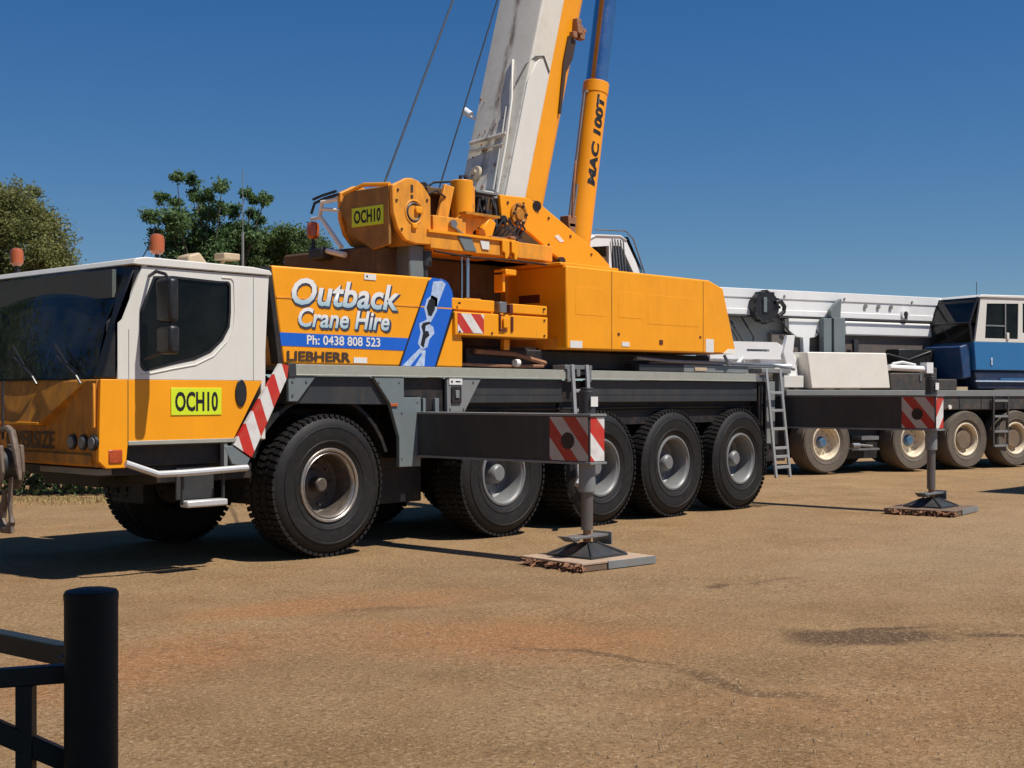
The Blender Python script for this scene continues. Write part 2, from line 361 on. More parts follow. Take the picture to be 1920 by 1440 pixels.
    tint = N(t, 'ShaderNodeVectorMath', operation='MULTIPLY'); t.links.new(c, tint.inputs[0]); tint.inputs[1].default_value = (1.28, 1.13, 1.0); c = tint.outputs[0]
    t.links.new(c, b.inputs['Base Color']); b.inputs['Roughness'].default_value = .95; b.inputs['Specular IOR Level'].default_value = .15
    bn = N(t, 'ShaderNodeBump'); bn.inputs['Strength'].default_value = 1.0; bn.inputs['Distance'].default_value = .03
    ad = N(t, 'ShaderNodeMath', operation='ADD'); t.links.new(n_fine, ad.inputs[0]); t.links.new(mul(n_gr, .6), ad.inputs[1])
    t.links.new(ad.outputs[0], bn.inputs['Height']); t.links.new(bn.outputs[0], b.inputs['Normal'])
    # one sheet, finely divided near the camera with a few millimetres of relief
    from mathutils import noise as mn
    xs = [-1500, -400, -120, -50] + [-30 + i * 1.0 for i in range(12)] + [-18 + .25 * i for i in range(160)] + [22 + 2 * i for i in range(10)] + [60, 150, 500, 1500]
    ys = [-1500, -400, -100, -40, -20] + [-14 + .25 * i for i in range(100)] + [11 + 2 * i for i in range(14)] + [60, 150, 500, 1500]
    vs = []
    for y in ys:
        for x in xs:
            near = max(0, 1 - max(0, abs(x) - 20) / 10) * max(0, 1 - max(0, abs(y) - 12) / 6)
            under = 0.15 if (-3 < x < 10 and -3.4 < y < 3.2) else 1
            z = (mn.noise(Vector((x * .5, y * .5, 0))) * .018 + mn.noise(Vector((x * 2.1, y * 2.1, 3))) * .006) * near * under - .004
            vs.append((x, y, z))
    nx = len(xs); fs = [(j * nx + i, j * nx + i + 1, (j + 1) * nx + i + 1, (j + 1) * nx + i) for j in range(len(ys) - 1) for i in range(nx - 1)]
    o = MB().add(vs, fs).build('ground', m); tag(o, kind='structure')
    # loose stones
    s = MB(); rnd = random.Random(3)
    for i in range(1500):
        t_ = rnd.uniform(3.2, 17) if i % 3 else rnd.uniform(3, 8); u = rnd.uniform(-.42, .42) * t_
        p = Vector((cam.location.x, cam.location.y, 0)) + fwd * t_ + rgt * u
        if -3 < p.x < 10 and -.4 < p.y < 3: continue
        r = rnd.uniform(.003, .007)
        h = r * rnd.uniform(.25, .5); a = rnd.random() * 6.28
        ring = [(p.x + r * rnd.uniform(.7, 1.2) * math.cos(a + k * 1.2566), p.y + r * rnd.uniform(.7, 1.2) * math.sin(a + k * 1.2566), 0) for k in range(5)]
        s.add([(q[0], q[1], -.01) for q in ring] + [(p.x + (q[0] - p.x) * .6, p.y + (q[1] - p.y) * .6, h) for q in ring],
              [(5, 6, 7, 8, 9)] + [(k, (k + 1) % 5, (k + 1) % 5 + 5, k + 5) for k in range(5)])
    sm = mat('stone', (.36, .27, .17), .9, var=.45, dscale=30, dust=.3)
    o = s.build('gravel', sm, smooth=False); tag(o, 'loose brown gravel scattered over the dirt yard', 'gravel', kind='stuff')
ground()

# ------------------------------------------------------------------ wheels
def tyre_mb(r=.75, w=.50, treads=62, blocks=True):
    b = MB(); sh = r - .055
    b.lathe_y([(.365, .035), (.40, .012), (.45, -.006), (.455, -.013), (.47, -.014), (.475, -.009), (.56, -.020), (.60, -.018), (.605, -.023), (.615, -.022), (.62, -.012), (.64, -.008), (sh, .02), (r - .03, .045), (r - .022, .09),
               (r - .018, w / 2), (r - .022, w - .09), (r - .03, w - .045), (sh, w - .02), (.60, w + .01), (.45, w), (.365, w - .03)], 72)
    if blocks:
        def blk(t0, t1, y0, y1, ri, ro, skew):
            vs = []
            for rr in (ri, ro):
                for (tt, yy) in ((t0, y0), (t1, y0), (t1 + skew, y1), (t0 + skew, y1)):
                    vs.append((rr * math.sin(tt), yy, rr * math.cos(tt)))
            b.add(vs, [(4, 5, 6, 7), (0, 1, 5, 4), (1, 2, 6, 5), (2, 3, 7, 6), (3, 0, 4, 7)])
        st = 2 * math.pi / treads
        for k in range(treads):
            t = k * st
            # shoulder lugs wrap down the side
            for side in (0, 1):
                ys = [(-.006, .115), (w - .115, w + .006)][side]
                blk(t, t + st * .66, ys[0] + (.022 if side == 0 else 0), ys[1] - (.022 if side else 0), r - .034, r - .004, .02 if side == 0 else -.02)
            blk(t + st * .4, t + st * 1.02, .135, .21, r - .03, r - .002, -.02)
            blk(t + st * .1, t + st * .72, .23, .305, r - .03, r - .002, .02)
    return b
def rim_mb(depth=.16):
    b = MB()
    b.lathe_y([(.372, .06), (.385, .028), (.378, .008), (.355, .004), (.345, .022), (.33, .032), (.318, .06), (.312, depth + .04), (.29, depth + .07), (.20, depth + .075), (.13, depth + .06), (.13, depth + .25)], 56)
    return b
def make_wheel(parent, x, y, style, flipped=False, r=.75):
    key = style
    if key not in WH:
        w = empty('wheel', (x, y, r)); w.parent = parent
        rub = 'rubber_dusty' if style.startswith('cream') else 'rubber'
        tyre_mb(r, blocks=not style.startswith('cream')).build('tyre', rub, w)
        if style == 'front':
            rim_mb(.24).build('rim', 'rim_dark', w)
            b = MB(); b.lathe_y([(.386, .02), (.392, .006), (.384, -.004), (.366, -.004), (.356, .004)], 56); b.lathe_y([(.346, .012), (.338, .006), (.325, .022), (.319, .05)], 56)
            b.build('rim_ring', 'rim_polish', w)
            MB().lathe_y([(.001, .13), (.06, .13), (.075, .145), (.08, .26), (.15, .28), (.17, .31)], 32).build('hub', 'rim_dark', w)
        elif style == 'grey':
            rim_mb(.22).build('rim', 'rim_grey', w)
            MB().lathe_y([(.001, .085), (.085, .085), (.10, .097), (.115, .12), (.125, .30)], 32).build('hub_cap', 'rim_grey', w)
        else:
            rim_mb(.13).build('rim', 'rim_cream', w)
            MB().lathe_y([(.001, .10), (.085, .10), (.10, .13), (.14, .24)] if style == 'cream' else [(.001, .07), (.20, .07), (.24, .10), (.27, .22)], 28).build('hub_cap', mat('hub_' + style, (.05, .14, .25) if style == 'cream' else (.17, .125, .08), .7, dust=.5), w)
        nb = MB()
        for k in range(10):
            a = k * math.pi / 5 + .2; rr = .235
            nb.cyl((rr * math.sin(a), .27 if not style.startswith('cream') else .18, rr * math.cos(a)), (rr * math.sin(a), .34, rr * math.cos(a)), .014, n=6)
        tag(nb.build('wheel_nuts', 'steel' if style != 'front' else 'rim_dark', w), kind='stuff')
        WH[key] = w
    else:
        w = copy_tree(WH[key], parent)
    w.location = (x, y, r)
    w.rotation_euler = (0, random.uniform(0, 6), math.pi if flipped else 0)
    return w
WH = {}

# ================================================================== MAIN CRANE
crane = empty('mobile_crane', (0, 0, 0), 0, 'orange and white five-axle mobile crane on outriggers with boom raised', 'crane', 'mobile cranes in the yard')
for i, x in enumerate((0, 2.71, 4.59, 6.20, 7.91)):
    make_wheel(crane, x, 0.0, 'front' if i == 0 else 'grey')
for i, x in enumerate((0, 2.71, 4.59, 6.20, 7.91)):
    make_wheel(crane, x - (.28 if i == 0 else 0), 2.75, 'front' if i == 0 else 'grey', True)
# chassis
b = MB(); b.box(-2.2, .85, .80, 9.35, 1.90, 1.55); b.box(-.5, .12, 1.60, 8.5, 2.63, 1.88)
for x in (0, 2.71, 4.59, 6.20, 7.91): b.cyl((x, .3, .74), (x, 2.45, .74), .12, n=14); b.box(x - .2, 1.1, .5, x + .2, 1.6, 1.0)
for x in (1.35, 3.65, 5.4, 7.05): b.box(x - .25, .5, .85, x + .25, 2.25, 1.62)
b.box(-.52, .60, .9, -.35, 2.1, 1.9)
for xa, xb in ((.85, 1.85), (3.5, 3.8), (5.37, 5.42), (6.98, 7.12)): b.box(xa, 1.9, .38, xb, 2.62, 1.6)  # filler boxes, added to keep the gaps underneath dark
for xa, xb in ((.9, 1.85), (3.45, 3.85)): b.box(xa, .55, .45, xb, 1.9, .9)
b.box(-1.0, 1.95, .5, -.85, 2.6, 1.3); b.box(8.5, .9, .5, 9.3, 2.6, 1.2)
b.box(8.45, .03, .85, 8.56, 2.7, 1.88)
b.build('chassis', 'black', crane, bevel=.01)
b = MB(); b.box(-.56, .02, 1.955, 8.65, 2.73, 2.0); b.build('deck', 'mid_grey', crane)
b = MB(); b.box(-.46, -.01, 1.90, 3.83, .03, 2.012); b.box(4.32, -.01, 1.90, 8.30, .03, 2.012); b.box(-.46, -.014, 1.895, 3.83, .0, 1.91); b.box(4.32, -.014, 1.895, 8.30, .0, 1.91); b.build('deck_edge_rail', 'rail', crane, bevel=.004)
b = MB(); b.box(-.56, -.012, 1.88, -.462, .05, 2.02); b.build('deck_end_cap', 'dark', crane, bevel=.006)
b = MB(); b.box(8.30, -.008, 1.895, 8.66, .04, 2.0); b.build('deck_end_cap', 'steel', crane, bevel=.006)
# side skirts
b = MB(); b.box(2.05, .05, 1.60, 3.84, .10, 1.892); b.box(4.3, .05, 1.60, 8.42, .10, 1.892)
b.build('side_skirt', 'dark', crane, bevel=.008)
b = MB(); b.box(1.4, .16, 1.30, 3.84, .2, 1.6); b.box(3.9, .16, 1.30, 8.42, .2, 1.6)
b.build('wheel_arch_liner', 'black', crane)
b = MB()
for x0, x1 in ((2.05, 3.8), (4.35, 8.4)):
    for z in (1.70,): b.box(x0, .046, z, x1, .052, z + .008)
b.build('skirt_rib', 'dark', crane)
# fender of the first wheel
b = MB().prism([(-.55, 1.893), (-.55, 1.63), (-.43, 1.63), (-.19, 1.893)], .0, .04); b.build('fender_plate', 'grey_plate', crane, bevel=.005)
b = MB().prism([(-.55, 1.64), (-.42, 1.64), (-.18, 1.893), (.6, 1.893), (.86, 1.61), (.86, 1.59), (-.43, 1.61)], .045, .09); b.build('fender_panel', 'dark', crane, bevel=.004)
b = MB().prism([(.60, 1.893), (1.05, 1.893), (1.05, 1.67), (1.31, 1.67), (1.31, .90), (.98, .90), (.98, 1.23), (.84, 1.61)], -.005, .045); b.build('fender_plate', 'grey_plate', crane, bevel=.006)
b = MB().prism([(1.05, 1.893), (1.72, 1.893), (1.72, 1.5), (1.31, 1.5), (1.31, 1.68), (1.05, 1.68)], .06, .12); b.build('fender_panel', 'black', crane)
MB().box(1.37, .02, 1.50, 1.41, .06, 1.66).build('bracket', 'grey_plate', crane, bevel=.004)
MB().box(1.56, .02, 1.50, 1.62, .06, 1.66).build('bracket', 'grey_plate', crane, bevel=.004)
b = MB().prism([(1.73, 1.893), (2.30, 1.893), (2.02, 1.5), (1.73, 1.5)], .0, .045); b.build('fender_plate', 'mid_grey', crane, bevel=.006)
b = MB(); b.box(1.79, -.02, 1.60, 1.95, -.002, 1.80); b.build('control_box', 'black', crane, bevel=.01)
b = MB(); b.box(1.84, -.034, 1.66, 1.90, -.02, 1.75); b.build('control_box', 'mid_grey', crane, bevel=.004)
b = MB(); b.box(1.76, -.008, 1.815, 1.97, -.001, 1.885); s1 = b.build('safety_sticker', 'sticker', crane)
b = MB(); b.cyl((1.80, -.012, 1.85), (1.80, -.006, 1.85), .014, n=12); b.box(1.86, -.0095, 1.842, 1.94, -.008, 1.858); b.build('pictogram', 'ink', s1)
b = MB(); b.box(.84, -.02, 1.57, .95, -.004, 1.605); b.build('marker_lamp', 'amber', crane, bevel=.004)
# mudguard liner curve behind wheel one
pr = arc(0, .74, .98, 20, 160, 14); pr2 = arc(0, .74, .94, 160, 20, 14)
MB().prism(pr + pr2, .12, .62).build('mudguard', 'black', crane)
# small fittings on the carrier side: bolts, hydraulic hoses, grab loops
b = MB()
for (x, z) in ((-.50, 1.84), (-.50, 1.70), (-.32, 1.84), (.68, 1.84), (.98, 1.84), (1.02, 1.5), (1.26, 1.5), (1.02, 1.0), (1.26, 1.0), (1.26, 1.62), (1.78, 1.54), (2.0, 1.54), (2.16, 1.85)):
    b.cyl((x, -.012, z), (x, .0, z), .013, n=8)
tag(b.build('fender_bolts', 'steel', crane), kind='stuff')
b = MB()
for k, x in enumerate((1.95, 2.2, 3.2, 3.55, 4.9, 5.35, 6.9, 7.1)):
    b.tube([(x, .3, 1.56), (x + .05, .28, 1.38), (x + .18, .32, 1.25), (x + .12, .5, 1.1)], .016, 6)
b.tube([(1.9, .12, 1.53), (3.8, .12, 1.52), (6.0, .12, 1.53), (8.4, .12, 1.52)], .014, 6); b.tube([(1.9, .13, 1.49), (3.8, .13, 1.47), (6.0, .13, 1.49), (8.4, .13, 1.47)], .01, 6)
tag(b.build('hydraulic_hoses', 'plastic', crane), kind='stuff')
# ------ ladders
def ladder(x0, x1, z0, z1, y_top, y_bot, rungs, name='ladder'):
    def yy(z): return y_top + (y_bot - y_top) * (z1 - z) / (z1 - z0)
    L = MB()
    for x in (x0, x1):
        L.add([(x - .028, yy(z1), z1), (x + .028, yy(z1), z1), (x + .028, yy(z1) + .03, z1), (x - .028, yy(z1) + .03, z1),
               (x - .028, yy(z0), z0), (x + .028, yy(z0), z0), (x + .028, yy(z0) + .03, z0), (x - .028, yy(z0) + .03, z0)],
              [(0, 1, 2, 3), (4, 7, 6, 5), (0, 4, 5, 1), (1, 5, 6, 2), (2, 6, 7, 3), (3, 7, 4, 0)])
    o = L.build(name, 'ladder_alu', crane, bevel=.004)
    for z in rungs:
        r = MB(); r.box(x0 + .029, yy(z) - .004, z - .022, x1 - .029, yy(z) + .034, z + .02); r.build('rung', 'ladder_alu', o, bevel=.004)
    return o
ladder(8.52, 8.92, .44, 2.1, -.06, -.24, (1.73, 1.46, 1.18, .89, .76, .60))
ladder(3.93, 4.22, .55, 2.08, -.05, -.16, (1.75, 1.5, 1.2, .9, .65))
b = MB(); b.box(3.80, -.03, 2.02, 4.34, .18, 2.075); b.box(3.84, -.035, 1.86, 3.90, .02, 2.02); b.box(4.26, -.035, 1.86, 4.32, .02, 2.02); b.box(4.03, -.03, 1.93, 4.1, .03, 2.03); b.build('ladder_bracket', 'steel', crane, bevel=.006)
b = MB(); b.box(8.40, -.05, 2.03, 9.25, .25, 2.10); b.box(8.95, -.02, 1.72, 9.10, .1, 2.05); b.box(8.62, .0, .95, 8.86, .03, 1.9); b.build('ladder_bracket', 'mid_grey', crane, bevel=.008)
b = MB().add([], []); b.box(3.55, -.30, .62, 3.6, -.1, .70); 
b = MB(); b.tube([(3.72, -.28, .58), (3.92, -.22, .72)], .035, 8); b.build('step_arm', 'steel', crane)
# ------ outriggers
stripeL = stripes('outrigger_hazard_side_shaded', (0, -.75, .66), .26, .15, (.40, .03, .022), (.46, .43, .39))  # side stripes painted darker, for the shade on that face of the beam
stripeF = stripes('outrigger_hazard_end', (.6, 0, .66), .30, .55)
stripeG = stripes('outrigger_hazard_end_mirrored', (-.66, 0, .6), .30, .40)
def outrigger(x0, x1, ye, z0, z1, endstripe, slot, jackx):
    b = MB(); b.box(x0, ye, z0, x1, 1.0, z1); o = b.build('outrigger_beam', 'dark', crane, bevel=.008)
    b = MB(); b.box(x0 - .012, ye - .02, z1 - .006, x1 + .01, .6, z1 + .018); b.box(x0 - .012, ye - .02, z0 - .018, x1 + .012, .6, z0 + .006); b.build('beam_flange', 'mid_grey', o, bevel=.003)
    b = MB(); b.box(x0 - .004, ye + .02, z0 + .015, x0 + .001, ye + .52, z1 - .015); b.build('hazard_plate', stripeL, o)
    b = MB(); b.box(x0 + .01, ye - .004, z0 + .015, x1 - .01, ye + .001, z1 - .015); b.build('hazard_plate', endstripe, o)
    b = MB(); b.cyl((x0 - .009, ye + .28, (z0 + z1) / 2 - .02), (x0 - .003, ye + .28, (z0 + z1) / 2 - .02), .085, n=24); b.build('beam_hole', 'black', o)
    jy = ye + .13
    j = MB(); j.cyl((jackx, jy, z1), (jackx, jy, z1 + .25), .085, n=24); j.cyl((jackx, jy, z1 + .25), (jackx, jy, z1 + .28), .07, n=24); j.build('jack_head', 'dark', o, bevel=.006)
    b = MB(); b.box(jackx - .05, jy - .092, z1 + .09, jackx + .06, jy - .086, z1 + .19); st = b.build('safety_sticker', 'sticker', o)
    j = MB(); j.cyl((jackx, jy, z0 - .30), (jackx, jy, z0), .085, n=28); j.build('jack_casing', 'mid_grey', o, bevel=.006)
    j = MB(); j.cyl((jackx, jy, .34), (jackx, jy, z0 - .29), .060, n=28); j.build('jack_rod', 'jack_rod', o)
    j = MB(); j.cyl((jackx, jy, .20), (jackx, jy, .35), .04, n=20); j.build('jack_joint', 'rust', o)
    # foot: pyramid with ribs on a plate, and a lifting bracket above it
    zb = .085
    j = MB(); j.add([(jackx - .24, jy - .24, zb + .02), (jackx + .24, jy - .24, zb + .02), (jackx + .24, jy + .24, zb + .02), (jackx - .24, jy + .24, zb + .02),
                     (jackx - .05, jy - .05, zb + .13), (jackx + .05, jy - .05, zb + .13), (jackx + .05, jy + .05, zb + .13), (jackx - .05, jy + .05, zb + .13)],
                    [(4, 5, 6, 7), (0, 1, 5, 4), (1, 2, 6, 5), (2, 3, 7, 6), (3, 0, 4, 7)])
    j.box(jackx - .29, jy - .29, zb, jackx + .29, jy + .29, zb + .022)
    for dx, dy in ((1, 1), (1, -1), (-1, 1), (-1, -1)):
        j.add([(jackx + dx * .28, jy + dy * .28, zb + .02), (jackx + dx * .07, jy + dy * .07, zb + .02), (jackx + dx * .07, jy + dy * .07, zb + .135),
               (jackx + dx * .28 + .012, jy + dy * .28 - .012 * dx * dy, zb + .03), (jackx + dx * .07 + .012, jy + dy * .07 - .012 * dx * dy, zb + .03), (jackx + dx * .07 + .012, jy + dy * .07 - .012 * dx * dy, zb + .14)],
              [(0, 1, 2), (5, 4, 3), (0, 2, 5, 3)])
    j.build('jack_foot', 'dark', o)
    j = MB(); j.box(jackx - .30, jy - .09, .265, jackx + .24, jy + .09, .29); j.box(jackx + .24, jy - .12, .18, jackx + .262, jy + .12, .31)
    j.prism([(jackx - .38, .30), (jackx - .30, .29), (jackx - .20, .255), (jackx - .26, .235)], jy - .08, jy + .08)
    j.build('pad_bracket', 'steel', o, bevel=.004)
    return o
outrigger(1.26, 1.50, -2.47, 1.02, 1.49, stripeF, True, 1.38)
outrigger(9.15, 9.40, -2.46, 1.20, 1.68, stripeG, True, 9.28)
MB().box(1.20, .06, .98, 1.58, 2.6, 1.53).build('outrigger_box', 'black', crane, bevel=.01)
MB().box(9.08, .30, 1.14, 9.5, 2.5, 1.74).build('outrigger_box', 'black', crane, bevel=.01)
# ------ carrier engine cover behind the cab, with the lettering
PY = .06
P = [(-.72, 3.01), (-.57, 2.015), (2.05, 2.015), (2.05, 2.32), (1.88, 2.84)] + arc(1.70, 2.86, .17, 5, 80, 5) + [(1.5, 3.03)]
cov = MB().prism(P, PY, PY + .10).build('engine_cover', 'orange', crane, bevel=.02)
MB().box(-.68, PY + .12, 2.0, 1.55, 2.6, 2.98).build('engine_housing', 'orange_dirty_shade', crane, bevel=.03)
MB().prism([(-.78, 3.0), (-.63, 2.015), (-.572, 2.015), (-.725, 3.0)], PY - .0, PY + .6).build('cover_edge', 'black', crane)
y1 = PY - .003
# swage lines across the cover
b = MB(); b.box(-.66, PY - .006, 2.685, 1.90, PY + .003, 2.70); b.build('cover_seam', 'orange_worn', cov)
b = MB().prism([(-.60, 2.20), (-.62, 2.335), (1.26, 2.33), (1.16, 2.19)], y1 - .001, PY + .004); b.build('blue_band', 'blue_print', cov)
band = [(1.05, 2.02), (1.50, 2.99), (1.55, 3.03), (1.72, 3.022), (1.80, 2.99), (1.865, 2.90), (1.90, 2.76), (1.585, 2.02)]
MB().prism(band, y1 - .002, PY + .004).build('blue_band', 'blue_print', cov)
MB().prism([(1.03, 2.02), (1.055, 2.02), (1.505, 3.0), (1.48, 2.985)], y1 - .003, PY + .004).build('band_edge', 'ink', cov)
MB().prism([(1.585, 2.02), (1.615, 2.02), (1.92, 2.70), (1.90, 2.765)], y1 - .003, PY + .004).build('band_edge', 'ink', cov)
# hook and chain artwork printed on the band: pale silhouette with dark hook block
def ty(d): return y1 - .004 - d * .0012
MB().prism([(1.56, 2.985), (1.70, 3.005), (1.76, 2.97), (1.62, 2.70), (1.50, 2.71)], ty(0), PY).build('hook_artwork', 'pale_print', cov)
MB().prism([(1.42, 2.68), (1.46, 2.78), (1.54, 2.83), (1.63, 2.80), (1.62, 2.66), (1.55, 2.56), (1.50, 2.50), (1.56, 2.47), (1.58, 2.40), (1.50, 2.33), (1.47, 2.24), (1.38, 2.20), (1.32, 2.28), (1.36, 2.40), (1.34, 2.50), (1.46, 2.55)], ty(0), PY).build('hook_artwork', 'pale_print', cov)
MB().prism([(1.455, 2.69), (1.49, 2.77), (1.54, 2.80), (1.59, 2.77), (1.585, 2.67), (1.53, 2.59), (1.48, 2.60)], ty(1), PY).build('hook_artwork', 'ink', cov)
MB().prism([(1.50, 2.53), (1.40, 2.51), (1.37, 2.47), (1.40, 2.40), (1.36, 2.26), (1.41, 2.23), (1.44, 2.33), (1.50, 2.37), (1.48, 2.42), (1.43, 2.42), (1.44, 2.48), (1.52, 2.51)], ty(1), PY).build('hook_artwork', 'ink', cov)
MB().prism([(1.08, 2.02), (1.24, 2.14), (1.35, 2.22), (1.44, 2.20), (1.42, 2.02)], ty(0), PY).build('hook_artwork', 'pale_print', cov)
MB().prism([(1.20, 2.02), (1.36, 2.17), (1.385, 2.16), (1.27, 2.02)], ty(1), PY).build('hook_artwork', 'blue_print', cov)
og = letter_grad('outback_letter_print', 2.625, 2.77); cg = letter_grad('crane_hire_letter_print', 2.40, 2.53)
for (txt, h, w, x, z, g) in (('Outback', .285, 1.50, .28, 2.625, og), ('Crane Hire', .205, 1.27, .25, 2.40, cg)):
    lettering(txt, h + .014, w + .03, (x + .018, ty(0), z - .022), '-y', 'shadow_print', cov, bold=.035, shear=.22)
    lettering(txt, h, w, (x, ty(2), z), '-y', g, cov, bold=.022, shear=.22)
lettering('Ph: 0438 808 523', .10, 1.02, (.24, ty(1), 2.22), '-y', 'sticker', cov, bold=.02)
lettering('LIEBHERR', .105, .86, (-.10, ty(0), 2.045), '-y', 'ink_brown', cov, bold=.035)
MB().box(.37, ty(0), 2.04, .56, PY, 2.10).build('sticker', 'sticker', cov)
st = MB().box(.52, ty(0), 2.945, .69, PY, 3.01).build('sticker', 'sticker', cov)
MB().cyl((.56, ty(1), 2.98), (.56, PY, 2.98), .013, n=10).build('pictogram', 'ink', cov)

# ------ cab
cab = empty('cab', (0, 0, 0)); cab.parent = crane
win = [(-2.13, 2.80), (-1.92, 2.815), (-1.40, 2.80)] + arc(-1.31, 2.76, .045, 80, 0, 3) + [(-1.265, 2.50), (-1.28, 2.36), (-1.36, 2.23), (-1.50, 2.11), (-1.68, 2.035), (-1.90, 1.99)] + arc(-2.20, 1.985, .07, 260, 180, 4) + [(-2.275, 2.45)]
side_w = [(-2.24, 2.905), (-2.46, 2.39), (-2.505, 2.35), (-2.505, 1.842), (-.86, 1.842), (-.80, 2.905)]
for y0, y1_ in ((0, .05), (2.70, 2.75)):
    plate(side_w, [win], y0, y1_).build('cab_side', 'white', cab, bevel=.006)
# lower side in orange, door bottom sill
low = [(-2.675, 1.840), (-2.70, 1.10), (-2.62, 1.03), (-2.42, 1.03), (-2.40, 1.24), (-1.24, 1.24), (-.88, 1.84)]
for y0, y1_ in ((.0, .05), (2.70, 2.75)): MB().prism(low, y0, y1_).build('cab_side', 'orange', cab, bevel=.006)
MB().box(-2.40, .05, 1.22, -1.0, 2.70, 1.30).build('cab_floor', 'dark', cab)
MB().box(-2.62, .05, 1.30, -2.3, 2.70, 1.78).build('cab_bulkhead', 'black', cab)
MB().box(-.86, .05, 1.25, -.80, 2.70, 2.90).build('cab_back', 'white', cab, bevel=.01)
# roof: crowned slab with rounded nose
rf = MB().prism([(-2.36, 2.90), (-2.33, 2.955), (-2.22, 2.975), (-1.0, 2.965), (-.80, 2.945), (-.77, 2.91), (-.78, 2.895), (-2.30, 2.895)], -.02, 2.77).build('cab_roof', 'white', cab, bevel=.018)
MB().box(-2.2, -.006, 2.885, -.82, .05, 2.897).build('roof_gutter', 'plastic', cab)
# window panes
gw = MB().prism([(x * .999, z) for x, z in win], .012, .018).build('side_window', 'glass_dark', cab)
MB().prism(win, 2.735, 2.742).build('side_window', 'glass_clear', cab)
# raised moulding round the door window, and door seams
def rim_path(pts, grow):
    cx_ = sum(p[0] for p in pts) / len(pts); cz_ = sum(p[1] for p in pts) / len(pts)
    out = []
    for x, z in pts:
        d = math.hypot(x - cx_, z - cz_); out.append((cx_ + (x - cx_) * (1 + grow / d), cz_ + (z - cz_) * (1 + grow / d)))
    return out
plate(rim_path(win, .004), [rim_path(win, -.022)], -.004, .014).build('window_seal', 'plastic', cab)
b = MB(); loop = rim_path(win, .05)
b.tube([(x, -.002, z) for x, z in loop[2:-4]], .007, 6); b.build('door_moulding', 'white', cab)
b = MB(); b.box(-2.403, -.0015, 1.26, -2.395, .004, 1.835); b.build('door_seam', 'ink_brown', cab)
b = MB(); b.box(-.993, -.0015, 1.842, -.986, .004, 2.86); b.build('door_seam', 'mid_grey', cab)
b = MB(); b.box(-2.395, -.0015, 1.845, -2.388, .004, 2.30); b.build('door_seam', 'mid_grey', cab)
MB().box(-2.40, -.012, 1.235, -1.20, .03, 1.275).build('door_sill', 'rail', cab, bevel=.005)
# windscreen wraps round the corners: glass sheet raked back, black corner pillars
def sheet(name, m, x_b, x_t, y0, y1_, z0, z1, th=.008, par=None):
    b = MB(); n = 12; vs = []
    for i in range(n + 1):
        y = y0 + (y1_ - y0) * i / n; bow = .05 * (1 - ((y - (y0 + y1_) / 2) / ((y1_ - y0) / 2)) ** 2)
        for (xx, zz) in ((x_b, z0), (x_t, z1), (x_t + th, z1), (x_b + th, z0)): vs.append((xx - bow, y, zz))
    fs = [(i * 4 + k, i * 4 + (k + 1) % 4, i * 4 + 4 + (k + 1) % 4, i * 4 + 4 + k) for i in range(n) for k in range(4)]
    fs += [(0, 1, 2, 3), (n * 4 + 3, n * 4 + 2, n * 4 + 1, n * 4)]
    return b.add(vs, fs).build(name, m, par or cab)
sheet('windscreen', 'glass_front', -2.655, -2.325, .16, 2.59, 1.85, 2.89)
pil = [(-2.665, 1.845), (-2.505, 1.845), (-2.505, 2.36), (-2.462, 2.40), (-2.245, 2.893), (-2.335, 2.893)]
for a_, b_ in ((.008, .16), (2.59, 2.742)): MB().prism(pil, a_, b_).build('corner_pillar', 'plastic', cab, bevel=.02)
MB().box(-2.44, .2, 2.60, -2.40, 2.55, 2.86).build('sun_visor', 'visor', cab)
b = MB(); b.prism([(-2.62, 1.84), (-2.62, 1.90), (-2.35, 2.02), (-2.1, 2.0), (-2.1, 1.5), (-2.62, 1.5)], .06, 2.69); b.build('dashboard', 'dash', cab, bevel=.02)
for yy in (.55, 1.95):
    b = MB(); b.box(-1.75, yy, 1.55, -1.25, yy + .5, 1.70); b.prism([(-1.32, 1.65), (-1.18, 1.65), (-1.05, 2.45), (-1.17, 2.45)], yy + .02, yy + .48); b.build('seat', 'seat', cab, bevel=.05)
b = MB()
cs = Vector((-2.02, 2.2, 2.10)); ax = Vector((-.5, 0, .86)).normalized(); aa = Vector((0, 1, 0)); bb = ax.cross(aa)
b.tube([cs + aa * (.22 * math.cos(t)) + bb * (.22 * math.sin(t)) for t in [i * math.pi / 10 for i in range(21)]], .016, 6); b.cyl(cs, cs - ax * .4, .03, n=8); b.build('steering_wheel', 'plastic', cab)
# wipers
for yy in (.62, 1.42, 2.2):
    b = MB(); b.tube([(-2.72, yy - .35, 1.80), (-2.735, yy - .30, 1.87), (-2.70, yy + .12, 2.06)], .012, 6); b.tube([(-2.715, yy - .10, 1.98), (-2.66, yy + .22, 2.18)], .009, 6); b.build('wiper', 'plastic', cab)
# orange nose with bumper
fr = MB()
fr.prism([(-2.685, 1.838), (-2.60, 1.838), (-2.60, 1.04), (-2.66, 1.04), (-2.705, 1.12)], .052, 2.698)
nose = fr.build('front_panel', 'orange_dirty_shade', cab, bevel=.01)
b = MB()   # sloping centre hatch whose lower lip stands proud
b.add([(-2.69, .22, 1.825), (-2.69, 2.53, 1.825), (-2.79, 1.86, 1.435), (-2.79, .89, 1.435), (-2.68, .22, 1.825), (-2.68, 2.53, 1.825), (-2.69, 1.86, 1.40), (-2.69, .89, 1.40)],
      [(0, 1, 2, 3), (3, 2, 6, 7), (0, 3, 7, 4), (1, 5, 6, 2), (0, 4, 5, 1)]); b.build('front_hatch', 'orange_dirty_shade', nose, bevel=.006)
b = MB(); b.box(-2.80, .90, 1.415, -2.69, 1.85, 1.44); b.build('hatch_lip', 'orange', nose, bevel=.004)
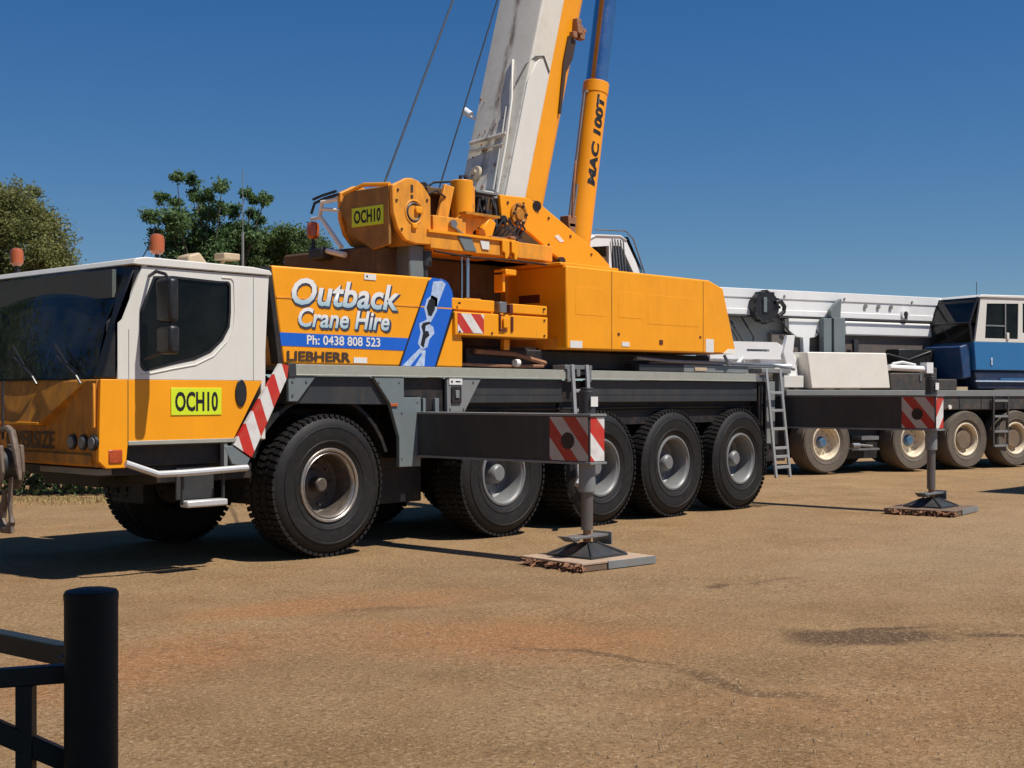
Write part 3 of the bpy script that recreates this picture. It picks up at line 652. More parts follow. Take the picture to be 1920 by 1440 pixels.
b = MB(); b.box(-2.735, .10, 1.06, -2.69, 2.65, 1.16); b.build('bumper', 'orange_dirty_shade', cab, bevel=.012)
b = MB(); b.box(-2.722, .045, 1.40, -2.70, .075, 1.80); b.build('grab_handle', 'orange_worn', cab, bevel=.006)
for yy in (.43, .24, .07):
    b = MB(); b.cyl((-2.725, yy, 1.265), (-2.69, yy, 1.265), .072, n=24); lp = b.build('headlight', 'plastic', cab, bevel=.004)
    b = MB(); b.cyl((-2.735, yy, 1.265), (-2.722, yy, 1.265), .052, n=24); b.build('lens', 'rim_grey', lp)
for yy in (2.31, 2.50):
    b = MB(); b.cyl((-2.725, yy, 1.265), (-2.69, yy, 1.265), .072, n=24); lp = b.build('headlight', 'plastic', cab, bevel=.004)
lettering('OVERSIZE', .165, .92, (-2.713, 1.22, 1.19), '-x', 'ink_brown', nose, bold=.02)
b = MB(); b.box(-2.60, -.012, 1.075, -2.46, .03, 1.20); il = b.build('indicator_lamp', 'red_lens', cab, bevel=.01)
b = MB(); b.box(-2.645, .1, .965, -2.50, 1.15, 1.025); b.build('number_bar', 'mid_grey', cab, bevel=.01)
b = MB(); b.box(-2.6, .15, .95, -2.0, 2.6, 1.03); b.box(-2.0, .15, .86, -.9, 2.6, 1.03); b.box(-2.35, .10, 1.03, -1.15, .12, 1.23); b.build('underbody', 'black', cab, bevel=.01)
# door plate and handle
pl = MB().box(-1.945, -.008, 1.505, -1.375, -.001, 1.765).build('fleet_plate', 'plate_yellow', cab, bevel=.003)
lettering('OCH10', .19, .485, (-1.66, -.0095, 1.54), '-y', 'ink', pl, bold=.03)
hd = MB().prism([(-1.145 + .068 * math.cos(t) * (1.0), 1.715 + .135 * math.sin(t)) for t in [k * math.pi / 12 for k in range(24)]], -.016, .0).build('door_handle', 'plastic', cab, bevel=.012)
# hazard strip on the wheel arch edge
hz = stripes('arch_hazard', (.94, 0, .35), .25, .62)
MB().prism([(-.665, 2.015), (-.56, 2.0), (-.575, 1.88), (-1.02, 1.08), (-1.235, 1.21)], -.014, .03).build('hazard_strip', hz, cab)
MB().prism([(-1.24, 1.20), (-1.03, 1.07), (-1.08, .98), (-1.25, 1.02), (-1.34, 1.20)], -.004, .05).build('sill_bracket', 'grey_plate', cab, bevel=.006)
MB().box(-1.34, .0, 1.0, -1.30, .06, 1.24).build('sill_post', 'mid_grey', cab)
b = MB(); b.tube([(-2.46, -.06, 1.075), (-2.16, -.12, .965), (-1.9, -.13, .965), (-1.16, -.13, .985)], .032, 10); b.build('step_bar', 'alu', cab)
b = MB(); b.box(-1.86, -.15, .635, -1.40, -.02, .70); b.build('step_tread', 'alu', cab, bevel=.015)
b = MB(); b.box(-1.87, -.08, .66, -1.85, -.05, 1.0); b.box(-1.41, -.08, .66, -1.39, -.05, 1.0); b.box(-1.84, .06, .70, -1.42, .08, 1.0); b.build('step_hanger', 'dark', cab)
# mirrors on the near side
b = MB(); b.tube([(-2.18, -.01, 2.80), (-2.22, -.18, 2.83), (-2.20, -.30, 2.80), (-2.16, -.33, 2.72)], .016, 8); b.tube([(-2.17, -.33, 2.76), (-2.16, -.33, 2.10)], .016, 8); b.tube([(-2.16, -.33, 2.12), (-2.25, -.02, 2.02)], .014, 8)
mi = b.build('mirror', 'plastic', cab)
MB().box(-2.23, -.42, 2.36, -2.13, -.18, 2.76).build('mirror_housing', 'plastic', mi, bevel=.03)
MB().box(-2.23, -.42, 2.07, -2.12, -.18, 2.33).build('mirror_housing', 'plastic', mi, bevel=.03)
b = MB(); b.tube([(-2.35, 2.78, 2.85), (-2.50, 3.02, 2.8), (-2.48, 3.05, 2.1)], .016, 8); mi = b.build('mirror', 'plastic', cab)
MB().box(-2.53, 2.95, 2.3, -2.43, 3.17, 2.75).build('mirror_housing', 'plastic', mi, bevel=.03)
# roof fittings
def beacon(x, y, z, m='amber', par=cab, s=1.0):
    b = MB(); b.cyl((x, y, z), (x, y, z + .05 * s), .035 * s, n=12); b.cyl((x, y, z + .05 * s), (x, y, z + .15 * s), .022 * s, n=10); b.box(x - .02, y - .045, z + .06 * s, x + .02, y + .02, z + .1 * s)
    o = b.build('beacon', 'plastic', par)
    MB().lathe_z([(.001, .14 * s), (.05 * s, .145 * s), (.078 * s, .18 * s), (.080 * s, .30 * s), (.066 * s, .345 * s), (.03 * s, .362 * s), (.001, .366 * s)], 24, (x, y, z)).build('lens', m, o)
beacon(-1.51, .90, 2.98, s=.95); beacon(-2.2, 2.45, 2.93, s=.85)
b = MB(); b.tube([(-1.74, .9, 2.96), (-1.60, .9, 3.20), (-1.53, .9, 3.40)], .006, 6); b.build('whip_aerial', 'plastic', cab)
b = MB(); b.cyl((-.38, 1.0, 2.6), (-.38, 1.0, 3.45), .014, n=8); b.cyl((-.38, 1.0, 3.45), (-.38, 1.0, 4.12), .005, n=6); b.build('tall_aerial', 'mid_grey', crane)
b = MB(); b.prism([(-1.42, 2.965), (-1.40, 3.09), (-1.27, 3.13), (-1.12, 2.965)], .50, .72); b.build('work_lamp', 'lamp_beige', cab, bevel=.02)
b = MB(); b.tube([(-1.0, .6, 2.96), (-.90, .6, 3.10)], .022, 6); b.box(-.98, .5, 3.08, -.78, .68, 3.15); b.build('work_lamp', 'lamp_beige', cab, bevel=.012)

# ------ superstructure
sup = empty('superstructure', (0, 0, 0)); sup.parent = crane
MB().lathe_z([(.01, .30), (.98, .30), (.98, .18), (1.06, .18), (1.06, .10), (.95, .10), (.95, 0), (.01, 0)], 48, (3.5, 1.37, 2.0)).build('turntable', 'black', sup)
MB().box(2.4, .35, 2.03, 7.6, 2.4, 2.27).build('base_frame', 'black', sup, bevel=.02)
MB().box(1.85, 1.08, 2.30, 7.0, 2.12, 3.39).build('turret_frame', 'turret_shade', sup, bevel=.02)
# engine bonnet
B = [(3.86, 2.275), (3.86, 3.335), (7.06, 3.345), (7.42, 3.25), (7.735, 2.41), (7.76, 2.30)]
bon = MB().prism(B, 0, 1.10).build('engine_bonnet', 'orange', sup, bevel=.022)
b = MB(); b.box(4.775, -.004, 2.30, 4.79, .003, 3.32); b.box(6.90, -.004, 2.30, 6.912, .003, 3.32); b.build('bonnet_seam', 'orange_dirty_shade', bon)
for x0, x1, z0, z1 in ((4.03, 4.62, 2.72, 3.08), (4.93, 5.45, 2.72, 3.06), (5.58, 6.78, 2.66, 3.06)):
    MB().box(x0, -.0025, z0, x1, .003, z1).build('pressed_panel', 'orange', bon, bevel=.002)
for x, z, s in ((4.93, 2.50, .022), (5.88, 2.42, .04), (6.83, 2.52, .02)):
    MB().box(x - s, -.008, z - s * .8, x + s, .003, z + s * .8).build('latch', 'red_dark', bon, bevel=.003)
MB().box(3.93, -.004, 2.295, 4.17, .003, 2.385).build('sticker', 'sticker', bon)
MB().box(6.97, -.004, 2.31, 7.17, .003, 2.50).build('sticker', 'sticker', bon)
MB().prism([(7.42, 2.30), (7.76, 2.30), (7.75, 2.37), (7.55, 2.37)], -.006, .003).build('sticker', 'white_cream', bon)
MB().box(3.853, .45, 2.88, 3.862, .80, 2.985).build('vent_slot', 'red_dark', bon)
MB().box(3.80, .05, 3.335, 5.0, 1.10, 3.375).build('bonnet_lid', 'orange', bon, bevel=.01)
MB().box(3.80, .98, 2.42, 3.86, 1.12, 3.30).build('bonnet_hinge', 'orange_worn', bon, bevel=.01)
MB().box(3.84, .15, 2.275, 3.862, 1.0, 2.42).build('base_plate', 'orange_worn', bon)
# front arm box with latch and hazard plate
MB().box(1.88, .02, 2.39, 3.52, .55, 2.66).build('arm_box', 'orange', sup, bevel=.01)
MB().box(1.86, .05, 2.685, 2.58, .55, 2.82).build('arm_box', 'orange', sup, bevel=.01)
MB().box(2.88, .03, 2.685, 3.52, .55, 2.80).build('arm_box', 'orange', sup, bevel=.01)
MB().box(1.86, .10, 2.66, 3.5, .5, 2.69).build('arm_plate', 'orange_worn', sup)
hz2 = stripes('arm_hazard', (.72, 0, .68), .24, .1)
MB().box(1.92, .015, 2.42, 2.36, .021, 2.645).build('hazard_plate', hz2, sup)
b = MB(); b.box(2.62, -.005, 2.68, 2.74, .2, 2.81); b.build('latch', 'steel', sup, bevel=.008)
b = MB(); b.box(2.80, .005, 2.68, 2.86, .2, 2.79); b.box(2.62, .0, 2.46, 2.645, .03, 2.66); b.box(2.645, .0, 2.46, 2.73, .03, 2.485); b.box(2.83, .005, 2.46, 2.87, .03, 2.64); b.build('latch', 'red_dark', sup, bevel=.004)
b = MB(); b.box(2.68, -.012, 2.50, 2.78, .01, 2.62); b.build('latch', 'orange', sup, bevel=.006)
# upper walkway and posts
wk = MB().box(1.76, .30, 3.40, 3.94, 1.05, 3.60).build('walkway', 'orange_worn', sup, bevel=.01)
MB().box(1.70, .27, 3.585, 3.2, 1.0, 3.615).build('walkway_lip', 'orange', wk)
for x in (2.95, 3.12): MB().prism([(x, 3.60), (x + .13, 3.60), (x + .13, 3.44), (x + .09, 3.37), (x + .05, 3.37), (x + .05, 3.44), (x, 3.46)], .26, .29).build('bracket', 'orange', wk, bevel=.006)
MB().prism([(2.20, 3.58), (2.42, 3.58), (2.52, 3.42), (2.32, 3.42)], .285, .30).build('bracket', 'grey_plate', wk)
MB().prism([(2.58, 3.56), (2.74, 3.56), (2.74, 3.46), (2.62, 3.46)], .285, .30).build('sticker', 'sticker', wk)
b = MB(); b.cyl((2.66, .58, 2.80), (2.66, .58, 3.40), .03, n=12); b.cyl((2.56, .58, 2.80), (2.56, .58, 3.40), .014, n=8); b.build('hydraulic_rod', 'chrome', sup)
b = MB(); b.box(2.6, .5, 2.80, 2.82, .62, 2.88); b.build('rod_bracket', 'orange_worn', sup, bevel=.01)
b = MB(); b.box(3.05, .35, 2.97, 3.10, .5, 3.22); b.box(3.05, .3, 3.18, 3.25, .5, 3.25); MB().box(3.02, .30, 2.25, 3.12, .36, 2.38).build('bracket', 'orange', sup); b.build('bracket', 'orange', sup, bevel=.008)
# counterweight and winch
MB().prism([(.70, 2.5), (1.0, 2.5), (1.02, 2.9), (1.15, 2.9)][::-1], .5, 2.2) 
MB().box(1.22, .62, 3.02, 1.74, 2.35, 3.42).build('counterweight', 'turret_shade', sup, bevel=.03)
wn = empty('winch', (0, 0, 0)); wn.parent = sup
prof = [(1.16, 4.07)] + [(1.455 + .30 * math.cos(R_(a)), 3.875 + .305 * math.sin(R_(a))) for a in (125, 105, 88, 70, 52, 35)] + [(1.76, 3.99), (1.77, 3.44), (1.52, 3.43), (1.36, 3.46), (1.24, 3.58), (1.17, 3.76)]
MB().prism(prof, .30, .36).build('winch_plate', 'orange_worn', wn, bevel=.012)
MB().prism(prof, 1.20, 1.26).build('winch_plate', 'orange_worn', wn, bevel=.012)
MB().prism([(1.19, 4.02), (1.30, 4.10), (1.62, 4.10), (1.75, 3.95), (1.75, 3.45), (1.40, 3.40), (1.24, 3.60)], .36, 1.20).build('winch_drum_guard', 'winch_grime_shade', wn, bevel=.03)
b = MB().prism([(.36, 4.06), (1.12, 4.06), (1.22, 3.86), (.92, 3.52), (.64, 3.36), (.36, 3.40)], 1.155, 1.20, 'yz'); b.build('winch_front', 'winch_grime_shade', wn, bevel=.01)
b = MB(); b.tube([(1.17, .36, 4.08), (1.17, .8, 4.12), (1.17, 1.15, 4.04)], .025, 8); b.build('winch_rim_bar', 'orange', wn)
b = MB(); b.lathe_y([(.115, .0), (.10, -.012), (.085, -.002), (.08, .03), (.001, .03)], 28, (1.49, .30, 3.79)); b.build('winch_bearing', 'dark', wn)
b = MB(); b.box(1.50, .268, 3.78, 1.60, .29, 3.86); b.box(1.45, .27, 3.60, 1.53, .3, 3.66); b.build('bearing_lug', 'orange', wn, bevel=.01)
b = MB(); b.lathe_y([(.125, -.004), (.135, -.010), (.145, -.002)], 28, (1.49, .30, 3.79)); b.build('bearing_ring', 'orange_worn', wn)
b = MB()
for (x, z) in ((1.24, 4.02), (1.30, 3.58), (1.22, 3.9), (1.70, 3.95)): b.cyl((x, .29, z), (x, .30, z), .016, n=8)
b.box(1.44, .292, 4.02, 1.475, .30, 4.10); b.box(1.44, .292, 3.95, 1.475, .30, 3.985); b.build('plate_bolts', 'ink_brown', wn)
pl = MB().add([], [])
pl = MB(); pl.box(1.145, .44, 3.64, 1.155, .98, 3.86)
plo = pl.build('fleet_plate', 'plate_yellow', wn, bevel=.003)
lettering('OCH10', .155, .46, (1.143, .71, 3.673), '-x', 'ink', plo, bold=.03)
# grey tank under winch and brackets
b = MB(); b.box(1.52, .40, 3.02, 1.76, .95, 3.44); b.build('oil_tank', 'grey_plate', sup, bevel=.02)
b = MB(); b.cyl((1.80, .42, 3.2), (1.80, .42, 3.38), .07, n=14); b.cyl((1.78, .42, 2.98), (1.78, .42, 3.2), .04, n=12); b.build('oil_filter', 'dark', sup)
b = MB(); b.tube([(1.16, 1.25, 4.0), (1.12, 1.48, 3.98), (1.12, 1.52, 3.82), (1.14, 1.15, 3.42)], .028, 8); b.tube([(1.13, 1.52, 3.80), (1.13, 1.7, 3.80)], .02, 6); b.tube([(1.12, 1.5, 3.90), (1.14, 1.2, 3.86)], .022, 6); b.build('beacon_bracket', 'white_cream', sup)
b = MB(); b.tube([(1.14, 1.2, 4.05), (1.13, 1.45, 4.02), (1.12, 1.62, 3.98), (1.12, 1.68, 3.86)], .018, 6); b.tube([(1.14, 1.25, 4.09), (1.13, 1.5, 4.06), (1.13, 1.66, 4.03)], .016, 6); b.build('hose', 'plastic', sup)
beacon(1.13, 1.66, 3.42, par=sup, s=.95)
b = MB(); b.box(1.05, 1.40, 3.30, 1.25, 1.66, 3.44); b.build('lamp_box', 'dark', sup, bevel=.02)
b = MB(); b.tube([(1.13, 1.4, 3.40), (1.15, 1.1, 3.33)], .035, 8); b.build('lamp_bracket', 'white_cream', sup)
# mast plates between winch and boom
for yy in (.50, 1.10): MB().prism([(2.02, 3.62), (2.20, 3.62), (2.36, 4.20), (2.20, 4.22)], yy, yy + .05).build('mast_plate', 'orange_worn', sup, bevel=.01)
b = MB(); b.prism([(1.85, 3.60), (2.25, 3.60), (2.55, 4.05), (2.2, 4.15), (1.98, 4.1)], .75, .8); b.box(2.0, .6, 4.10, 2.7, 1.2, 4.18); b.box(2.3, .65, 3.6, 2.5, 1.1, 4.1); b.build('mast_frame', 'turret_shade', sup, bevel=.01)
b = MB(); b.cyl((2.58, .60, 3.40), (2.58, .60, 4.31), .14, n=28); b.build('lifting_cylinder', 'orange', sup, bevel=.01)
b = MB(); b.cyl((2.81, .72, 3.95), (2.81, .72, 4.28), .09, n=18); b.build('lifting_cylinder', 'orange_worn', sup, bevel=.01)
b = MB(); b.cyl((2.54, .58, 4.31), (2.54, .58, 4.37), .02, n=8); b.cyl((2.63, .58, 4.31), (2.63, .58, 4.36), .025, n=8); b.tube([(2.54, .58, 4.36), (2.63, .58, 4.38)], .012, 6); b.build('hose_fitting', 'plastic', sup)
b = MB(); b.box(1.85, .35, 3.62, 2.4, .42, 3.80); b.prism([(2.02, 3.62), (2.5, 3.62), (2.9, 3.86), (2.4, 3.86)], .42, .47); b.build('base_gusset', 'orange_worn', sup, bevel=.008)
b = MB(); b.cyl((2.15, .34, 3.72), (2.15, .30, 3.72), .05, n=14); b.tube([(2.13, .33, 3.70), (2.35, .33, 3.60)], .02, 6); b.build('pin', 'steel', sup)
b = MB(); b.box(2.35, .30, 3.86, 2.95, .42, 3.89); b.build('base_gusset', 'orange_dirty_shade', sup)
# hydraulic clutter
b = MB(); rnd = random.Random(5)
for k in range(26):
    x = rnd.uniform(2.65, 3.15); z = rnd.uniform(3.62, 4.15); s = rnd.uniform(.02, .055)
    b.box(x - s, .62 + rnd.uniform(0, .2), z - s, x + s, .85, z + s)
b.build('valve_block', 'black', sup, bevel=.006)
b = MB()
for k in range(9):
    x = 2.7 + .06 * k; b.tube([(x, .66, 3.62), (x + rnd.uniform(-.1, .1), .58, 3.8), (x + rnd.uniform(-.1, .15), .66, 4.0 + rnd.uniform(-.1, .15)), (x + .2, .8, 4.2)], .014, 6)
b.build('hose', 'plastic', sup)
b = MB(); b.prism([(2.86, 3.62), (3.04, 3.64), (3.12, 3.84), (3.0, 3.90), (2.88, 3.76)], .52, .6); b.box(2.78, .5, 3.66, 2.9, .56, 3.74); b.build('winch_motor', 'orange', sup, bevel=.015)
b = MB(); b.box(2.95, .45, 3.62, 3.3, .6, 3.66); b.box(3.25, .40, 3.65, 3.35, .6, 3.68); b.build('base_gusset', 'rust', sup, bevel=.006)
# main side plates carrying the boom pivot
side = [(3.36, 4.24), (3.86, 4.255), (4.19, 4.18), (5.36, 3.66), (5.62, 3.50), (5.62, 3.36), (4.72, 3.40), (3.93, 3.80), (3.62, 3.90), (3.40, 3.84)]
for y0 in (.68, 2.0):
    pm = MB().prism(side, y0, y0 + .055).build('pivot_plate', 'orange', sup, bevel=.012)
b = MB(); b.lathe_y([(.15, .0), (.15, -.03), (.12, -.035), (.10, -.02), (.085, -.02), (.07, -.045), (.001, -.045)], 32, (3.70, .68, 4.02)); pv = b.build('pivot_pin', 'orange_dirty_shade', sup)
b = MB()
for k in range(6): a = k * math.pi / 3; b.cyl((3.70 + .12 * math.cos(a), .63, 4.02 + .12 * math.sin(a)), (3.70 + .12 * math.cos(a), .66, 4.02 + .12 * math.sin(a)), .02, n=8)
b.build('pin_bolts', 'black', sup)
MB().cyl((4.05, .66, 4.16), (4.10, .9, 4.20), .07, n=14).build('stop_pad', 'black', sup)
MB().cyl((3.42, .66, 3.92), (3.42, .72, 3.92), .06, n=12).build('stop_pad', 'black', sup)
b = MB(); b.prism([(4.42, 3.80), (4.54, 3.73), (4.62, 3.75), (4.50, 3.83)], .674, .68); b.build('sticker', 'sticker', sup)
b = MB(); b.cyl((3.32, .85, 3.92), (4.55, .85, 3.38), .085, n=18); b.build('hydraulic_ram', 'mid_grey', sup)
b = MB(); b.box(3.2, .735, 3.62, 5.6, 2.0, 3.40); b.box(3.36, .735, 3.6, 3.42, 2.0, 4.20); b.prism([(3.05, 4.24), (3.36, 4.24), (3.40, 3.84), (3.2, 3.7), (3.1, 3.9)], .8, .86); b.build('turret_inner', 'turret_shade', sup, bevel=.008)
b = MB(); b.box(3.03, .78, 4.24, 3.44, 1.9, 4.275); b.build('turret_inner', 'mid_grey', sup, bevel=.006)
b = MB(); b.cyl((4.5, .60, 3.47), (4.5, .66, 3.47), .06, n=12); b.build('pin', 'black', sup)
MB().prism([(3.0, 3.40), (3.0, 3.85), (3.3, 4.0), (3.75, 4.0), (5.3, 3.62), (5.6, 3.40)], .96, 1.95).build('turret_inner', 'turret_shade', sup, bevel=.01)
b = MB()
for x, z in ((3.50, 4.15), (3.80, 4.17), (4.3, 4.03), (4.75, 3.83), (5.2, 3.62), (4.9, 3.45), (4.3, 3.68), (3.55, 3.95)): b.cyl((x, .668, z), (x, .682, z), .018, n=8)
for x, z in ((1.95, 2.43), (2.5, 2.43), (3.45, 2.43), (3.45, 2.62), (1.95, 2.76), (3.45, 2.76)): b.cyl((x, .008, z), (x, .03, z), .014, n=8)
tag(b.build('bolts', 'ink_brown', sup), kind='stuff')
b = MB()
rnd = random.Random(23)
for k in range(7):
    x = 3.1 + k * .07; b.tube([(x, .60, 3.62), (x + .1, .56, 3.72 + rnd.uniform(0, .1)), (x + .25, .62, 3.82 + rnd.uniform(0, .1)), (x + .2, .7, 3.98)], .012, 6)
b.tube([(1.8, .28, 3.37), (2.4, .27, 3.34), (3.2, .27, 3.36), (3.9, .28, 3.35)], .012, 6)
b.tube([(2.9, .75, 4.25), (2.6, .7, 4.32), (2.3, .8, 4.28), (2.1, .9, 4.12)], .014, 6)
b.tube([(1.72, .36, 4.02), (1.95, .4, 4.10), (2.2, .5, 4.06)], .014, 6)
tag(b.build('hydraulic_hoses', 'plastic', sup), kind='stuff')
b = MB(); b.box(5.0, -.006, 2.34, 5.16, .003, 2.40); b.build('sticker', 'sticker', bon)
# operator cab on the far side
oc_ = empty('operator_cab', (0, 0, 0)); oc_.parent = sup
cp = [(6.75, 2.3), (6.75, 4.04), (6.95, 4.13), (7.55, 4.17), (7.72, 4.12), (8.08, 3.68), (8.20, 2.3)]
plate(cp, [[(7.35, 3.2), (7.35, 4.02), (7.60, 4.03), (7.94, 3.6), (8.00, 3.2)], [(6.86, 3.2), (6.86, 3.96), (7.28, 4.01), (7.28, 3.2)]], 2.0, 2.05).build('cab_side', 'white_bright', oc_, bevel=.006)
plate(cp, [[(7.35, 3.2), (7.35, 4.02), (7.60, 4.03), (7.94, 3.6), (8.00, 3.2)]], 2.90, 2.95).build('cab_side', 'white_bright', oc_, bevel=.006)
MB().prism([(6.75, 4.04), (6.95, 4.13), (7.55, 4.17), (7.72, 4.12), (7.72, 4.14), (7.55, 4.20), (6.93, 4.16), (6.73, 4.06)], 1.98, 2.97).build('cab_roof', 'white_bright', oc_, bevel=.01)
MB().box(6.75, 2.05, 2.3, 6.79, 2.9, 4.1).build('cab_back', 'white_bright', oc_)
MB().prism([(7.75, 4.18), (8.12, 3.70), (8.20, 2.3), (8.21, 2.3), (8.135, 3.71), (7.765, 4.19)], 2.0, 2.95).build('window', 'glass_clear', oc_)
MB().prism([(7.36, 3.2), (7.36, 4.07), (7.62, 4.09), (7.97, 3.6), (8.01, 3.2)], 2.02, 2.03).build('window', 'glass_clear', oc_)
b = MB()
for k in range(5): x = 7.40 + .07 * k; b.tube([(x, 1.97, 3.55), (x + .02 - .10 , 1.97, 4.12)], .012, 6)
b.tube([(6.9, 1.96, 4.22), (7.65, 1.96, 4.27), (7.85, 1.96, 4.16), (8.16, 1.96, 3.62)], .012, 6); b.build('window_guard', 'steel', oc_)
b = MB(); b.prism([(7.05, 3.55), (7.05, 3.95), (7.15, 4.02), (7.3, 3.8), (7.3, 3.55)], 2.2, 2.6); b.build('seat', 'seat', oc_, bevel=.04)
# ------ boom
boom = empty('boom', (0, 0, 0)); boom.parent = sup
D = Vector((.2745, 0, .9616)); NN = Vector((.9616, 0, -.2745)); A0 = Vector((3.66, 0, 4.18))
def bm_pt(l, n, y): p = A0 + D * l + NN * n; return Vector((p.x, y, p.z))
def boom_seg(l0, l1, n_a, n_b, ya, yb, name, m, par, bev=.0, prof=None):
    pr = prof or [(n_a, ya), (n_b, ya), (n_b, yb), (n_a, yb)]
    b = MB(); vs = [bm_pt(l0, n, y) for n, y in pr] + [bm_pt(l1, n, y) for n, y in pr]; k = len(pr)
    b.add(vs, [tuple(range(k)), tuple(range(2 * k - 1, k - 1, -1))] + [(i, i + k, (i + 1) % k + k, (i + 1) % k) for i in range(k)])
    return b.build(name, m, par, bevel=bev)
ya, yb = .92, 1.78
upper = [(0, ya + .05), (.012, ya + .02), (.04, ya), (.40, ya), (.40, yb), (.04, yb), (0, yb - .04)]
sec = boom_seg(.05, 12.0, 0, 0, 0, 0, 'boom_section', 'boom_white', boom, prof=upper)
lower = [(.40, ya + .001)] + [((.40 + .28) + .20 * math.sin(R_(a)), 1.35 - (.43 - .20) - .20 * math.cos(R_(a))) for a in (0, 15, 30, 45, 60, 75, 90)] + [((.40 + .28) + .20 * math.sin(R_(a)), 1.35 + (.43 - .20) + .20 * math.cos(R_(a))) for a in (90, 75, 60, 45, 30, 15, 0)] + [(.40, yb - .001)]
lo = boom_seg(.0, 12.0, 0, 0, 0, 0, 'boom_section', 'orange', boom, prof=lower)
# inner telescopic sections above the base section
boom_seg(12.0, 12.6, .08, .80, ya + .06, yb - .06, 'boom_section', 'boom_white', boom, .02)
boom_seg(12.6, 13.1, .0, .9, ya - .02, yb + .02, 'boom_head', 'orange', boom, .02)
# wear strip, stain lines, collars
M['grease'] = mat('boom_grease', (.36, .29, .20), .7, var=.25, dust=.9, dscale=2.5, dustcol=(.58, .52, .42), streak=True)
def smear(m):
    t = m.node_tree; b = t.nodes['Principled BSDF']; src = b.inputs['Base Color'].links[0].from_socket
    oc = N(t, 'ShaderNodeTexCoord').outputs['Object']; sx = N(t, 'ShaderNodeSeparateXYZ'); t.links.new(oc, sx.inputs[0])
    wob = noise(t, oc, 1.1, 3); w2 = N(t, 'ShaderNodeMath', operation='MULTIPLY_ADD'); t.links.new(wob, w2.inputs[0]); w2.inputs[1].default_value = .22; t.links.new(sx.outputs[1], w2.inputs[2])
    d = N(t, 'ShaderNodeMath', operation='SUBTRACT'); t.links.new(w2.outputs[0], d.inputs[0]); d.inputs[1].default_value = 1.48
    a = N(t, 'ShaderNodeMath', operation='ABSOLUTE'); t.links.new(d.outputs[0], a.inputs[0])
    band = ramp(t, a.outputs[0], .085, .015)
    n = noise(t, oc, 5, 6, .7, (1, 2.5, .5)); mm = N(t, 'ShaderNodeMath', operation='MULTIPLY'); t.links.new(band, mm.inputs[0]); t.links.new(ramp(t, n, .38, .62), mm.inputs[1])
    low = N(t, 'ShaderNodeMath', operation='MULTIPLY'); t.links.new(ramp(t, sx.outputs[2], 6.3, 4.4), low.inputs[0]); t.links.new(ramp(t, noise(t, oc, 6, 6, .75), .5, .68), low.inputs[1])
    c = mix(t, mm.outputs[0], src, (.20, .15, .10)); lo2 = N(t, 'ShaderNodeMath', operation='MULTIPLY'); t.links.new(low.outputs[0], lo2.inputs[0]); lo2.inputs[1].default_value = .75
    c = mix(t, lo2.outputs[0], c, (.19, .145, .10)); t.links.new(c, b.inputs['Base Color'])
smear(M['boom_white'])
# cheek reinforcement on the side, ending in a chevron
b = MB(); pr = [(.05, .015), (.05, .38), (2.05, .38), (2.22, .20), (2.05, .10), (1.75, .015)]
b.add([bm_pt(l, n, ya - .014) for l, n in pr] + [bm_pt(l, n, ya + .01) for l, n in pr], [tuple(range(6)), tuple(range(11, 5, -1))] + [(i, (i + 1) % 6, (i + 1) % 6 + 6, i + 6) for i in range(6)])
b.build('boom_cheek', 'white', boom, bevel=.006)
b = MB(); b.tube([bm_pt(1.72, -.01, 1.1), bm_pt(1.98, -.005, .99), bm_pt(2.12, .06, .90), bm_pt(2.20, .20, .90), bm_pt(2.04, .37, .90)], .014, 6); b.build('cheek_edge', 'mid_grey', boom)
# base details on the top face: cross bar, hoses, rusty bracket, lamp
b = MB(); b.tube([bm_pt(.98, -.05, 1.05), bm_pt(.92, -.06, 1.68)], .028, 8); b.tube([bm_pt(.84, -.04, 1.08), bm_pt(.80, -.05, 1.68)], .018, 8); b.build('cross_bar', 'boom_white', boom)
b = MB(); b.tube([bm_pt(.15, -.03, 1.02), bm_pt(.85, -.05, 1.02), bm_pt(1.5, -.03, 1.10), bm_pt(1.85, -.03, 1.18), bm_pt(2.1, -.01, 1.25)], .016, 8); b.tube([bm_pt(.2, -.03, 1.10), bm_pt(.8, -.04, 1.12), bm_pt(1.4, -.02, 1.18)], .012, 6); b.build('hose', 'white', boom)
b = MB(); b.lathe_y([(.001, 0), (.05, 0)], 4); b = MB()
c0 = bm_pt(.48, -.02, 1.50)
b.cyl(c0, c0 - NN * .03, .11, .09, 18); b.cyl(c0 - NN * .02, c0 - NN * .07, .035, n=12); b.build('rope_pulley', 'grease', boom)
b = MB()
rnd = random.Random(11)
for k in range(22):
    l = rnd.uniform(.15, 1.6); y = rnd.uniform(1.15, 1.72); p = bm_pt(l, -.002, y); b.cyl(p, p - NN * .012, rnd.uniform(.008, .02), n=7)
b.build('boom_bolts', 'rust', boom)
b = MB(); b.tube([bm_pt(1.35, .05, yb), bm_pt(1.38, .02, yb + .12)], .02, 6); p = bm_pt(1.42, -.0, yb + .14); b.cyl(p - Vector((0, .06, 0.03)), p + Vector((0, .06, .05)), .05, n=12); b.build('boom_lamp', 'white_bright', boom)
b = MB(); b.box(3.42, 1.0, 4.26, 3.60, 1.7, 4.33); b.build('foot_pad', 'white_cream', boom, bevel=.01)
